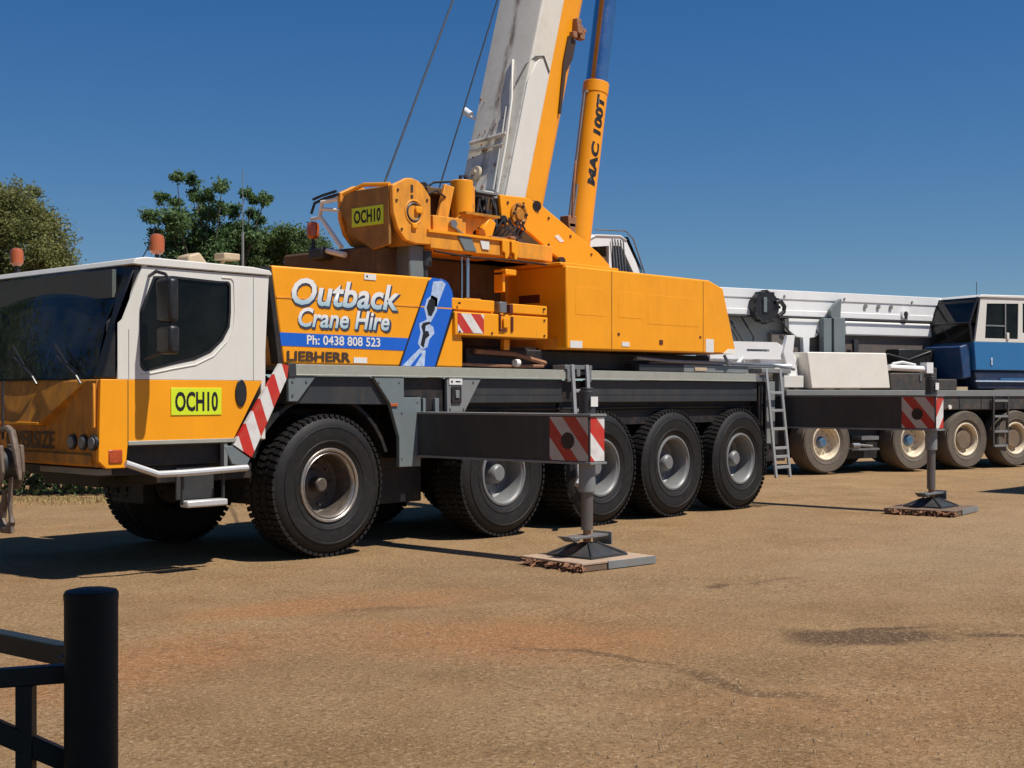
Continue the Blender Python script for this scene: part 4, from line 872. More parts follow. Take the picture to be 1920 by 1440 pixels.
# side lug with hose guide
b = MB(); 
for k, (l, n, s) in enumerate(((2.95, .70, .05), (2.86, .74, .06), (2.75, .68, .045), (2.80, .82, .05), (2.9, .86, .035))):
    p = bm_pt(l, n, ya - .03); b.box(p.x - s, p.y - s, p.z - s, p.x + s, p.y + s, p.z + s)
b.tube([bm_pt(2.9, .8, ya - .02), bm_pt(3.0, 1.0, 1.1), bm_pt(3.05, 1.1, 1.2)], .03, 8); b.build('boom_lug', 'rust', boom, bevel=.012)
b = MB(); pr = [(2.70, .60), (2.70, .76), (2.42, .76), (2.2, .68), (1.6, .74), (1.6, .70), (2.3, .60)]; k = len(pr)
b.add([bm_pt(l, n, ya - .03) for l, n in pr] + [bm_pt(l, n, ya - .0) for l, n in pr], [tuple(range(k)), tuple(range(2 * k - 1, k - 1, -1))] + [(i, (i + 1) % k, (i + 1) % k + k, i + k) for i in range(k)]); b.build('lug_tail', 'ink_brown', boom)
# ------ luffing cylinder
LC0 = Vector((5.66, 1.35, 3.52)); LD = Vector((.178, 0, .984)).normalized(); LC1 = LC0 + LD * 2.74
lc = MB().cyl(LC0, LC1, .182, n=40).build('luffing_cylinder', 'orange', sup, bevel=.008)
b = MB(); b.cyl(LC1 - LD * .16, LC1 + LD * .015, .190, n=40); b.build('cylinder_collar', 'orange', lc, bevel=.008)
b = MB(); b.cyl(LC1, LC1 + LD * 7.6, .158, n=40); b.build('cylinder_rod', 'chrome', lc)
b = MB(); s0 = LC0 + LD * .6 + Vector((-.25, .0, 0)); s1_ = LC1 + LD * -.15 + Vector((-.24, 0, 0)); b.tube([s0, s1_], .018, 8); b.tube([s1_, LC1 - LD * .15], .03, 8); b.tube([s0 + Vector((.03, -.04, 0)), LC0 + LD * 1.2 + Vector((-.21, -.04, 0))], .022, 8); b.build('cylinder_pipe', 'steel', lc)
b = MB(); b.box(5.36, 1.2, 3.75, 5.50, 1.36, 4.12); b.box(5.34, 1.2, 4.06, 5.52, 1.36, 4.22); b.tube([(5.42, 1.2, 4.2), (5.45, 1.2, 4.6), (5.50, 1.2, 5.0)], .02, 6); b.build('valve_block', 'rust', lc, bevel=.02)
# text wrapped on the barrel, reading upward
side_v = Vector((0, -1, 0)); view_n = Vector((-.776, -.63, 0)); view_n.normalize()
ux = LD.cross(view_n).normalized()
def wrap(a, b_):
    # a runs along the barrel (upward), b_ across it
    phi = (b_ + .075) / .1835
    base = LC0 + LD * (1.48 + a)
    return base + view_n * (.1835 * math.cos(phi)) + (-ux) * (.1835 * math.sin(phi)) * -1
def wrap2(a, b_):
    phi = .95 - b_ / .1845
    base = LC0 + LD * (1.86 + a)
    e1 = view_n - LD * view_n.dot(LD); e1.normalize(); e2 = LD.cross(e1)   # e2: sideways
    if e2.dot(rgt) < 0: e2 = -e2
    return base + e1 * (.1860 * math.cos(phi)) + e2 * (.1860 * math.sin(phi))
lettering('MAC 100T', .135, 1.36, (0, 0, 0), wrap2, 'ink', lc, bold=.05, shear=.12)
# ------ ropes
b = MB(); b.tube([(1.62, 1.05, 4.05), (2.02, 1.35, 4.35), (3.19, 1.35, 6.80), (6.6, 1.35, 13.9)], .013, 6); b.build('hoist_rope', 'rope', sup)
b = MB(); b.tube([(2.86, 1.35, 4.15), (4.03, 1.35, 6.98), (6.15, 1.35, 12.15)], .011, 6); b.build('hoist_rope', 'rope', sup)
b = MB(); b.cyl((2.24, .9, 4.22), (2.24, 1.4, 4.22), .07, n=16); b.build('rope_roller', 'black', sup)
# ------ rails lying along the back of the deck
b = MB(); b.box(5.55, .12, 2.02, 6.6, .5, 2.12); b.box(5.4, .1, 2.165, 5.62, .2, 2.205); b.build('rear_tray', 'dark', crane, bevel=.01)
b = MB(); b.tube([(5.45, .1, 2.20), (6.2, .1, 2.17), (8.9, .1, 2.16), (9.6, .1, 2.10)], .022, 8); b.tube([(5.9, .22, 2.14), (9.2, .22, 2.13)], .02, 8); b.tube([(7.6, .1, 2.28), (7.68, .06, 2.12)], .025, 6); b.build('folded_handrail', 'steel', crane)
b = MB(); b.box(6.6, .12, 2.02, 8.3, .6, 2.13); b.build('rear_tray', 'mid_grey', crane, bevel=.01)
b = MB(); b.box(6.85, .1, 2.04, 7.15, .118, 2.09); b.build('lamp', 'lamp_beige', crane, bevel=.004)
b = MB(); b.cyl((3.05, .15, 2.09), (3.12, .15, 2.09), .045, n=12); b.build('lamp', 'white_cream', crane)
b = MB(); b.tube([(2.5, .3, 2.22), (3.2, .3, 2.2), (3.8, .3, 2.1)], .03, 8); b.tube([(2.2, .25, 2.06), (2.9, .2, 2.05), (3.7, .25, 2.06)], .02, 6); b.build('hose', 'rust', crane)
b = MB(); b.box(9.3, .4, .9, 9.62, 2.3, 1.95); b.build('rear_frame', 'black', crane, bevel=.02)

# ================================================================== hook block hanging at the front of the crane
hk = empty('hook_block', (-3.0, 1.13, .93), 0, 'dusty brown steel hook block hanging in front of the orange bumper', 'crane hook')
b = MB(); b.prism([(-.13, .30), (.13, .30), (.16, .05), (.08, -.12), (-.08, -.12), (-.16, .05)], -.12, -.08, 'yz'); b.prism([(-.13, .30), (.13, .30), (.16, .05), (.08, -.12), (-.08, -.12), (-.16, .05)], .08, .12, 'yz'); b.build('cheek_plate', 'hook_iron', hk, bevel=.012)
b = MB(); b.cyl((-.08, 0, .12), (.08, 0, .12), .15, n=24); b.build('sheave', 'dark', hk)
hookp = [(0, 0, -.12), (0, 0, -.22), (0, .06, -.30), (0, .09, -.40), (0, .03, -.49), (0, -.07, -.49), (0, -.13, -.41), (0, -.12, -.36)]
b = MB(); b.tube(hookp, [.03, .035, .045, .05, .05, .045, .03, .015], 10); b.build('hook', 'hook_iron', hk)
b = MB(); b.tube([(0, -.05, .46), (0, -.13, .42), (0, -.20, .25), (0, -.26, .05), (0, -.28, -.02)], [.03, .035, .035, .025, .015], 8); b.tube([(0, -.05, .46), (0, .15, .42), (0, .3, .3)], .03, 8); b.tube([(0, -.10, .0), (.0, -.09, -.3), (0, -.13, -.52)], .022, 8); b.build('shackle', 'hook_iron', hk)
b = MB(); b.cyl((0, .05, .35), (0, .05, .9), .012, n=6); b.build('sling', 'rope', hk)

# ================================================================== pads under the jacks
def pad(x, y, rz, w, d, label, broken):
    o = empty('outrigger_pad', (x, y, 0), rz, label, 'outrigger pad', 'pads under the outrigger jacks')
    b = MB(); b.box(-w / 2, -d / 2, 0.062, w / 2, d / 2, .084); b.build('top_plate', 'pad_top' if broken else 'wood', o, bevel=.004)
    MB().box(-w / 2 + .35, -d / 2 - .012, .004, w / 2 + .01, -d / 2 - .001, .082).build('edge_strip', 'mid_grey', o, bevel=.003)
    n = 5
    for k in range(n):
        y0 = -d / 2 + k * d / n
        b = MB(); b.box(-w / 2 + random.uniform(0, .05), y0 + .006, 0, w / 2 - random.uniform(-.01, .03), y0 + d / n - .006, .062); b.build('plank', 'wood', o, bevel=.006)
    b = MB(); rnd = random.Random(4)
    for k in range(60):
        xx = -w / 2 + rnd.uniform(-.06, .02); yy = rnd.uniform(-d / 2 - .02, d / 2 * .7); z0 = rnd.uniform(.0, .05); a = rnd.uniform(-.9, .9); L = rnd.uniform(.03, .11); th = rnd.uniform(.004, .012)
        d1 = Vector((-math.cos(a), math.sin(a), rnd.uniform(-.5, .3))) * L; q = Vector((math.sin(a), math.cos(a), 0)) * th * 1.6; p = Vector((xx + .03, yy, z0 + .01))
        b.add([p - q, p + q, p + q + Vector((0, 0, th * 2)), p - q + Vector((0, 0, th * 2)), p + d1 - q * .3, p + d1 + q * .3, p + d1 + Vector((0, 0, th))], [(0, 1, 2, 3), (0, 4, 5, 1), (1, 5, 6, 2), (3, 2, 6), (0, 3, 6, 4), (4, 6, 5)])
    tag(b.build('splinters', 'rust', o, smooth=False), kind='stuff')
    return o
pad(1.36, -2.36, R_(-6), 1.02, .88, 'worn steel-topped timber pad with broken edge under the nearer outrigger jack', True)
pad(9.25, -2.34, R_(8), 1.15, 1.0, 'thin brown timber pad under the rear outrigger jack, before the blue crane', False)

# ================================================================== FAR CRANE
FR = R_(-18.6)
fc = empty('mobile_crane', (20.43, 1.98, 0), FR, 'blue and white mobile crane with lowered white boom and cream wheel rims parked behind', 'crane', 'mobile cranes in the yard')
for u in (-4.2, -1.65, 0, 1.64, 4.3, 5.95):
    make_wheel(fc, u, 0, 'cream' if u < -1 else 'cream_plain', r=.68)
for u in (-4.2, -1.65, 0, 1.64, 4.3, 5.95):
    make_wheel(fc, u, 2.6, 'cream' if u < -1 else 'cream_plain', True, r=.68)
b = MB(); b.box(-7.4, .75, .65, 7.4, 1.85, 1.4); b.box(-7.2, .15, 1.35, 7.2, 2.45, 1.68)
for u in (-4.2, -1.65, 0, 1.64, 4.3, 5.95): b.cyl((u, .3, .68), (u, 2.3, .68), .12, n=12)
b.box(-3.4, .35, .30, -2.4, 2.4, 1.4); b.box(-7.2, .4, .30, -5.0, 2.4, 1.4); b.box(-.9, 1.6, .3, -.75, 2.5, 1.4); b.box(.74, 1.7, .28, .9, 2.5, 1.4); b.box(2.4, .4, .3, 3.5, 2.4, 1.4); b.box(-4.2, 1.3, .3, 2.4, 1.9, 1.2)  # black fillers added so the gaps below the deck stay dark
b.build('chassis', 'black', fc)
fdark = mat('dusty_dark_chassis', (.045, .046, .045), .6, dust=.3)
M['fdark'] = fdark
MB().box(-5.3, .0, 1.66, 7.3, 2.6, 1.80).build('deck', 'mid_grey', fc, bevel=.01)
MB().box(-5.2, .03, 1.36, 7.2, .09, 1.66).build('side_skirt', fdark, fc, bevel=.01)
b = MB(); b.box(-2.3, .05, 1.80, -.9, 1.0, 2.18); b.box(-.9, .0, 1.80, -.3, 1.0, 2.05); b.build('deck_locker', fdark, fc, bevel=.02)
MB().box(-1.42, .03, 2.0, -1.37, .05, 2.15).build('locker_strip', 'steel', fc)
# white tapered side locker and other white deck boxes
MB().prism([(-4.62, 1.83), (-4.74, 2.60), (-2.48, 2.61), (-2.36, 1.84)], .0, .75).build('side_locker', 'white_cream', fc, bevel=.02)
MB().prism([(-5.75, 2.12), (-5.75, 2.56), (-4.9, 2.58), (-4.72, 2.45), (-4.75, 2.12)], .3, 1.6).build('deck_box', 'white_bright', fc, bevel=.02)
wb = plate([(-7.1, 2.44), (-7.1, 2.80), (-5.35, 2.80), (-5.12, 2.70), (-5.08, 2.44)], [[(-6.15, 2.60), (-6.15, 2.65), (-5.55, 2.65), (-5.55, 2.60)]], .25, .35); wb.build('deck_box', 'white_bright', fc, bevel=.01)
b = MB(); b.box(-7.0, .5, 2.05, -5.2, 1.9, 2.44); b.build('deck_box', 'white_bright', fc, bevel=.02)
b = MB(); b.box(-5.28, .1, 1.85, -4.75, .6, 2.1); b.build('deck_box', 'white', fc, bevel=.01)
b = MB(); b.prism([(-5.05, 2.1), (-5.22, 2.6), (-5.1, 2.95), (-4.9, 2.95), (-4.95, 2.6), (-4.80, 2.1)], .2, .3); b.build('stay', 'white_bright', fc, bevel=.01)
b = MB(); b.tube([(-6.7, .1, 2.15), (-6.4, .1, 2.45), (-6.3, .1, 2.1)], .05, 8); b.tube([(-7, .2, 2.32), (-5.0, .2, 2.30)], .04, 8); b.build('handrail', 'white_bright', fc)
b = MB(); b.tube([(-2.3, .1, 2.30), (-1.2, .1, 2.27)], .07, 10); b.box(-1.25, .0, 2.18, -1.05, .2, 2.42); b.tube([(-2.2, .1, 2.38), (-1.9, .1, 2.42), (-1.5, .1, 2.36)], .03, 6); b.build('deck_pipe', 'white_bright', fc)
# boom lying level to the left, two telescopic boxes
fb = empty('boom', (0, 0, 0)); fb.parent = fc
MB().box(-8.6, 1.2, 3.44, 4.6, 2.1, 3.96).build('boom_section', 'white_bright', fb, bevel=.05)
MB().box(-8.6, 1.18, 3.80, 4.6, 1.21, 3.995).build('boom_plate', 'white_bright', fb, bevel=.01)
MB().box(-8.6, 1.185, 3.43, 4.6, 1.21, 3.56).build('boom_plate', 'white_bright', fb, bevel=.01)
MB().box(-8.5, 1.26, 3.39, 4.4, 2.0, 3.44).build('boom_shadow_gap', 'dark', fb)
MB().box(-2.55, 1.2, 3.05, 4.2, 1.9, 3.37).build('boom_jib', 'white_bright', fb, bevel=.03)
b = MB().prism([(-4.2, 3.38), (-4.2, 3.12), (-3.98, 2.98), (-3.80, 2.96), (-3.76, 2.40), (-3.62, 2.40), (-3.60, 2.96), (-3.45, 2.98), (-3.25, 3.10), (-3.22, 3.38)], 1.2, 1.35); b.build('boom_support', 'white_bright', fb, bevel=.01)
for u in (-1.95, -1.55, -1.16): MB().cyl((u, 1.165, 3.72), (u, 1.19, 3.72), .05, n=16).build('boom_pin', 'mid_grey', fb)
for u, z in ((-.72, 3.54), (-6.55, 3.58)): 
    MB().lathe_y([(.12, 0), (.12, -.03), (.07, -.035), (.06, 0)], 20, (u, 1.18, z + .03)).build('boom_bush', 'white_bright', fb)
    MB().box(u - .045, 1.14, z - .08, u + .045, 1.17, z + .08).build('bush_slot', 'black', fb)
for u in (-4.35, -2.6, -.5): MB().cyl((u, 1.165, 3.86), (u, 1.19, 3.86), .03, n=10).build('boom_pin', 'mid_grey', fb)
# superstructure below the boom
b = MB(); b.box(-4.6, 1.3, 2.3, 4.5, 2.2, 3.05); b.box(-7.5, 1.5, 1.8, 4.5, 2.2, 2.5); b.build('turret_frame', mat('dusty_brown_grey', (.115, .10, .088), .7, dust=.3), fc, bevel=.02)
b = MB(); b.prism([(-6.0, 2.6), (-6.0, 3.1), (-5.5, 3.55), (-5.1, 3.55), (-4.6, 3.45), (-3.7, 3.42), (-3.3, 2.45), (-6.0, 2.45)], 1.45, 2.2); b.build('turret_frame', 'mid_grey', fc, bevel=.02)
MB().box(-2.35, 1.12, 2.5, -2.22, 1.2, 2.95).build('post', 'dark', fc)
b = MB(); b.box(-3.35, 1.02, 2.30, -3.12, 1.18, 3.40); b.box(-3.05, 1.02, 2.30, -2.72, 1.18, 3.42); b.prism([(-3.10, 3.40), (-2.84, 3.40), (-2.80, 3.86), (-2.92, 3.80), (-3.15, 3.58)], 1.04, 1.14); b.build('boom_rest', 'grey_plate', fc, bevel=.01)
# hose reel
rl = empty('hose_reel', (-4.98, 1.0, 3.60)); rl.parent = fc
b = MB(); b.lathe_y([(.001, -.02), (.12, -.02), (.14, .0), (.33, .0), (.35, .03), (.35, .20), (.33, .22), (.001, .22)], 36); b.build('reel_disc', 'plastic', rl)
b = MB()
for k in range(12):
    a = k * math.pi / 6; b.box(.34 * math.cos(a) - .03, -.01, .34 * math.sin(a) - .03, .34 * math.cos(a) + .03, .18, .34 * math.sin(a) + .03)
b.tube([(.2, -.03, .1), (.36, -.03, .12), (.48, 0, .02), (.46, 0, -.1), (.3, 0, -.2)], .05, 8); b.build('reel_clamp', 'plastic', rl, bevel=.01)
b = MB(); b.box(-.12, -.035, -.12, -.03, -.02, .2); b.build('reel_plate', 'grey_plate', rl, bevel=.01)
b = MB()
for k, (u, z) in enumerate(((-5.9, 3.0), (-5.7, 2.9), (-5.45, 3.05), (-4.4, 3.1), (-3.5, 3.0))): b.tube([(u, 1.35, z + .4), (u + .1, 1.2, z + .1), (u + .3, 1.25, z - .1), (u + .35, 1.4, z - .35)], .022, 6)
b.tube([(-8, 1.15, 3.40), (-5, 1.15, 3.39), (-2, 1.15, 3.40), (3, 1.15, 3.39)], .016, 6); b.tube([(-2.1, .9, 2.45), (-1.6, .85, 2.62), (-.9, .9, 2.5), (-.2, .9, 2.7)], .025, 6)
tag(b.build('cables', 'plastic', fc), kind='stuff')
b = MB()
for u in (-5.0, -4.0, -3.0, -2.0, -.2, .5, 2.2): b.box(u, .022, 1.38, u + .02, .03, 1.65)
b.build('skirt_joint', 'black', fc)
MB().box(-.9, .55, 2.05, -.35, .95, 2.32).build('deck_locker', fdark, fc, bevel=.02)
# blue cab
bc = empty('cab', (0, 0, 0)); bc.parent = fc
MB().prism([(.30, 2.26), (.25, 2.92), (2.8, 2.92), (2.8, 2.26)], 0, 1.25).build('cab_base', 'blue', bc, bevel=.02)
MB().prism([(.42, 1.84), (.30, 2.24), (2.9, 2.24), (2.9, 1.84)], .04, 1.3).build('cab_skirt', mat('navy_paint', (.008, .028, .075), .5), bc, bevel=.02)
MB().box(.3, -.01, 1.995, 2.9, .03, 2.03).build('cab_trim', 'pale_print', bc)
MB().box(1.1, -.012, 2.045, 2.9, .02, 2.085).build('cab_trim', 'blue', bc)
w1 = [(.60, 3.0), (.66, 3.80), (1.72, 3.83), (1.70, 3.0)]
plate([(.28, 2.92), (.46, 3.92), (2.8, 3.96), (2.8, 2.92)], [w1, [(1.86, 3.15), (1.86, 3.84), (2.7, 3.86), (2.7, 3.15)]], 0, .05).build('cab_side', 'white', bc, bevel=.006)
plate([(.28, 2.92), (.46, 3.92), (2.8, 3.96), (2.8, 2.92)], [w1, [(1.86, 3.15), (1.86, 3.84), (2.7, 3.86), (2.7, 3.15)]], 1.2, 1.25).build('cab_side', 'white', bc, bevel=.006)
MB().prism([(.40, 3.93), (.48, 4.00), (2.8, 4.04), (2.85, 3.96)], -.03, 1.28).build('cab_roof', 'white', bc, bevel=.02)
MB().prism([(.61, 3.0), (.67, 3.80), (1.72, 3.83), (1.70, 3.0)], .02, .028).build('window', 'glass_dark', bc)
MB().box(1.86, .02, 3.15, 2.7, .028, 3.86).build('window', 'glass_dark', bc)
b = MB(); b.box(1.26, -.004, 3.02, 1.30, .01, 3.82); b.box(.62, -.004, 3.28, 1.28, .01, 3.31); b.build('window_bar', 'mid_grey', bc)
b = MB(); b.box(1.30, -.03, 2.98, 1.38, .0, 3.14); b.build('door_handle', 'white', bc, bevel=.01)
b = MB(); b.box(.78, -.02, 2.38, .84, .0, 2.55); b.build('door_handle', 'pale_print', bc, bevel=.01)
b = MB(); pr = [(.22, 2.90), (.14, 3.35), (.40, 3.94), (.41, 3.94), (.155, 3.35), (.235, 2.90)]; b.prism(pr, .03, 1.22); b.build('windscreen', 'glass_clear', bc)
b = MB(); b.tube([(.22, .04, 2.90), (.14, .04, 3.35), (.40, .04, 3.94)], .03, 6); b.tube([(.22, 1.2, 2.90), (.14, 1.2, 3.35), (.40, 1.2, 3.94)], .03, 6); b.tube([(.14, .04, 3.35), (.14, 1.2, 3.35)], .02, 6); b.tube([(.22, .6, 2.9), (.16, .9, 3.28)], .015, 6); b.build('windscreen_frame', 'plastic', bc)
b = MB(); b.box(.35, .1, 3.60, .9, 1.15, 3.88); b.build('sun_visor', 'plastic', bc)
b = MB(); b.box(1.3, .35, 2.95, 1.75, .85, 3.1); b.prism([(1.65, 3.05), (1.78, 3.05), (1.9, 3.7), (1.78, 3.72)], .38, .82); b.build('seat', 'seat', bc, bevel=.04)
MB().box(2.75, .05, 2.92, 2.8, 1.2, 3.92).build('cab_back', 'white', bc)
MB().prism([(.0, 2.05), (-.10, 2.8), (.22, 2.88), (.28, 2.1)], .1, 1.2).build('cab_nose', mat('deep_blue_paint', (.008, .05, .14), .45), bc, bevel=.03)
MB().box(-1.2, .9, 2.35, 0.0, 1.6, 2.75).build('cab_bracket', 'plastic', bc, bevel=.02)
MB().cyl((1.0, .6, 4.0), (1.0, .6, 4.35), .008, n=6).build('aerial', 'plastic', bc)
# steps hung between the far crane's wheels
for (u0, u1) in ((.78, 1.34),):
    L = MB(); 
    for u in (u0 + .06, u1 - .02): L.box(u - .02, -.05, .50, u + .02, -.01, 1.66)
    lo_ = L.build('step_ladder', 'fdark', fc)
    for z in (1.56, 1.20, .85, .52): MB().box(u0 + .08, -.06, z - .025, u1 - .04, .02, z + .025).build('rung', 'mid_grey', lo_)
b = MB(); b.box(-3.1, .0, 1.02, -2.8, .03, 1.30); b.build('safety_sticker', 'sticker', fc)
b = MB(); b.box(-3.2, .0, .72, -2.7, .3, .80); b.cyl((-3.5, -.02, .60), (-3.3, -.02, .60), .06, n=10); b.box(-3.5, -.02, .50, -2.7, .25, .54); b.tube([(-3.4, 0, .62), (-2.9, 0, .58)], .03, 6); b.build('step_plate', 'steel', fc)
MB().cyl((-.55, .0, 1.42), (-.55, -.03, 1.42), .05, n=12).build('marker_lamp', 'white_cream', fc)
b = MB(); b.box(-.75, .1, 1.80, .15, .9, 1.88); b.build('deck_step', 'lamp_beige', fc)

# ================================================================== skip outside the frame, added to cast the shadow that reaches in
sk = empty('shadow_skip', (15.2, -2.75, 0), 0, 'green steel skip added right of the cranes, outside the frame, to cast a shadow', 'skip')
MB().prism([(-.95, .15), (.95, .15), (1.25, 1.75), (-1.25, 1.75)], -.75, .65).build('shadow_skip_bin', 'skip', sk, bevel=.02)
MB().box(-1.3, -.8, 1.75, 1.3, .7, 1.82).build('rim', 'skip', sk, bevel=.01)
MB().box(-.8, -.7, 0, .8, -.6, .15).box(-.8, .5, 0, .8, .6, .15).build('shadow_skip_skid', 'skip', sk)

# ================================================================== foreground bollard and steel barrier
def cp(px, depth): 
    return Vector((cam.location.x, cam.location.y, 0)) + fwd * depth + rgt * ((px - 960) / 2511 * depth)
p = cp(171, 3.6)
bo = empty('bollard', (p.x, p.y, 0), 0, 'thick round black bollard standing in the left foreground', 'bollard')
MB().lathe_z([(.070, 0), (.070, 1.155), (.068, 1.163), (.001, 1.163)], 48).build('post', 'bollard', bo)
MB().lathe_z([(.0715, 1.150), (.0715, 1.166), (.067, 1.174), (.045, 1.179), (.001, 1.180)], 48).build('cap', 'bollard', bo)
# barrier runs from behind the bollard to the left
def lr(a, b_, z):   # a along camera-right metres from the bollard, b_ away from the camera
    return rgt * a + fwd * b_ + Vector((0, 0, z))
ga = empty('steel_barrier', (p.x, p.y, 0), 0, 'dark teal steel barrier frame with diagonal brace behind the bollard', 'barrier')
def bar(p0, p1, w, h, name, m='gate', up=Vector((0, 0, 1))):
    if abs((Vector(p1) - Vector(p0)).normalized().z) > .95: up = fwd
    p0 = Vector(p0); p1 = Vector(p1); d = (p1 - p0).normalized(); s = d.cross(up).normalized() * (w / 2); u = s.cross(d).normalized() * (h / 2)
    vs = [p0 - s - u, p0 + s - u, p0 + s + u, p0 - s + u, p1 - s - u, p1 + s - u, p1 + s + u, p1 - s + u]
    return MB().add(vs, [(0, 1, 2, 3), (7, 6, 5, 4), (0, 4, 5, 1), (1, 5, 6, 2), (2, 6, 7, 3), (3, 7, 4, 0)]).build(name, m, ga, bevel=.004)
bar(lr(-.02, .16, .950), lr(-1.5, 1.33, .950), .05, .060, 'top_rail')
bar(lr(-.02, .10, .937), lr(-1.5, -.50, .937), .04, .050, 'lower_rail')
bar(lr(-.186, .03, .0), lr(-.186, .03, .915), .045, .045, 'upright')
bar(lr(-1.1, -.34, .0), lr(-1.1, -.34, .915), .045, .045, 'upright')
bar(lr(-.02, .10, .655), lr(-.56, -.12, .98), .045, .055, 'brace')
bar(lr(-.188, .17, .70), lr(.6, .17, .18), .03, .03, 'brace') if False else None
b = MB(); c0 = lr(-.150, .215, .955); b.cyl(c0, c0 - fwd * .015, .006, n=10); b.build('bolt', 'steel', ga)
p2 = Vector((-5.30, -7.25, 0))
# unseen roof added over the camera to shade the bollard and barrier
vr = empty('shade_roof', tuple(Vector((cam.location.x, cam.location.y, 0)) + fwd * -.5), 0, 'grey corrugated roof added over the camera, outside the frame, to shade the bollard', 'roof')
def sp(a, d_, z): return rgt * a + fwd * (d_ + .5) + Vector((0, 0, z))
b = MB(); n = 120; pts = [(-5 + 11 * i / n, 3.15 + .018 * math.sin(i * 2.1)) for i in range(n + 1)]
vs = [sp(a, dd, z + hh + (.25 if dd < 0 else 0)) for hh in (0, .004) for dd in (3.3, -4.5) for a, z in pts]; m_ = n + 1
b.add(vs, [(i, i + 1, m_ + i + 1, m_ + i) for i in range(n)] + [(2 * m_ + i, 3 * m_ + i, 3 * m_ + i + 1, 2 * m_ + i + 1) for i in range(n)]); b.build('shade_roof_sheet', 'steel', vr)
for a, d_ in ((5.6, 3.0), (-4.8, -4.2), (5.6, -4.2)): MB().cyl(sp(a, d_, 0), sp(a, d_, 3.13), .05, n=10).build('post', 'mid_grey', vr)
# small twig
tw = MB().tube([(0, 0, .006), (.035, .01, .012), (.08, -.012, .006)], [.004, .005, .003], 6).build('twig', 'white_cream', loc=(-5.96, -5.93, 0)); tag(tw, 'pale broken twig lying alone on the dirt', 'twig')

# ================================================================== trees, hedge and fence
def leaf_mat(name, c1, c2, trans=.35):
    m = bpy.data.materials.new(name); m.use_nodes = True; t = m.node_tree; b = t.nodes['Principled BSDF']; out = t.nodes['Material Output']
    oc = N(t, 'ShaderNodeTexCoord').outputs['Object']
    n1 = noise(t, oc, 1.4, 3); n2 = noise(t, oc, 9, 3)
    ad = N(t, 'ShaderNodeMath', operation='ADD'); t.links.new(n1, ad.inputs[0]); t.links.new(n2, ad.inputs[1])
    c = mix(t, ramp(t, ad.outputs[0], .75, 1.25), c1, c2)
    t.links.new(c, b.inputs['Base Color']); b.inputs['Roughness'].default_value = .6; b.inputs['Specular IOR Level'].default_value = .3
    tr = N(t, 'ShaderNodeBsdfTranslucent'); t.links.new(c, tr.inputs[0]); ms = N(t, 'ShaderNodeMixShader'); ms.inputs[0].default_value = trans
    t.links.new(b.outputs[0], ms.inputs[1]); t.links.new(tr.outputs[0], ms.inputs[2]); t.links.new(ms.outputs[0], out.inputs[0])
    return m
def tree(px, depth, clumps, label, lm, leaf=.06, dens=900, seed=1, trunk=.14, name='tree', fuzz=.26, droop=0.0, spread=.7, elong=1.8):
    """clumps: (image x, image y, radius) translated to metres at this depth, then scattered in depth too"""
    rnd = random.Random(seed); base = cp(px, depth); k = depth / 2511
    o = empty(name, (base.x, base.y, 0), 0, label, 'tree', 'trees around the yard')
    lv = []; lf = []; br = MB()
    br.tube([(0, 0, -.1), (.05, .03, 1.0), (0, .05, 2.0), (.05, 0, 2.9)], [trunk, trunk * .85, trunk * .7, trunk * .5], 8)
    for (cx_, cy_, rp) in clumps:
        r = rp * k; off = rnd.uniform(-1, 1) * spread
        c = rgt * ((cx_ - px) * k) + fwd * off + Vector((0, 0, 1.7 + (740 - cy_) * k))
        mid = c * .5 + Vector((rnd.uniform(-.2, .2), rnd.uniform(-.2, .2), .55 + .25 * c.z * .5))
        mid.z = min(mid.z, c.z - .1)
        br.tube([(0, 0, 2.3), mid, c], [trunk * .3, trunk * .14, .008], 5)
        # sub-twigs inside the clump, leaves gathered along them so the outline is ragged
        nt_ = max(6, int(26 * min(1.6, (r / .5)) ** 1.5))
        for q in range(nt_):
            d = Vector((rnd.gauss(0, 1), rnd.gauss(0, 1), rnd.gauss(0, .8))).normalized() * r * rnd.uniform(.45, 1.08)
            tip = c + d
            if nt_ < 60: br.tube([c, c + d * .5 + Vector((0, 0, .02)), tip], [.006, .004, .002], 3)
            nl = int(dens / 26 * rnd.uniform(.6, 1.3))
            for w in range(nl):
                s = rnd.random() ** .6
                pos = c + d * s + Vector((rnd.gauss(0, 1), rnd.gauss(0, 1), rnd.gauss(0, .8))) * (r * fuzz + .025)
                nrm = Vector((rnd.gauss(0, 1), rnd.gauss(0, 1), rnd.gauss(.6, 1))).normalized()
                a = nrm.orthogonal().normalized(); a = (Matrix.Rotation(rnd.random() * 6.28, 3, nrm) @ a); a = (a + Vector((0, 0, -droop))).normalized(); bb_ = nrm.cross(a)
                L = leaf * rnd.uniform(.6, 1.3); Wd = L / elong; i0 = len(lv)
                lv += [pos - a * L * .5, pos + bb_ * Wd * .5, pos + a * L * .5, pos - bb_ * Wd * .5]; lf.append((i0, i0 + 1, i0 + 2, i0 + 3))
    br.build('trunk', 'bark', o)
    me = bpy.data.meshes.new('crown'); me.from_pydata([tuple(v) for v in lv], [], lf); me.update()
    link_mesh('crown', me, lm, o, smooth=False)
    return o
lmA = leaf_mat('olive_leaves', (.100, .118, .030), (.290, .290, .100)); lmB = leaf_mat('dark_leaves', (.055, .110, .038), (.170, .260, .095)); lmC = leaf_mat('bush_leaves', (.055, .105, .035), (.170, .235, .080))
rA = random.Random(21)
cl = []
for k in range(95):
    a = rA.uniform(0, math.pi * 2); q = rA.uniform(.15, 1) ** .5
    cl.append((15 + 98 * q * math.cos(a), 468 - 100 * q * math.sin(a), rA.uniform(20, 34)))
cl += [(112, 503, 26), (85, 500, 30), (130, 512, 18), (60, 362, 16), (20, 358, 18)]
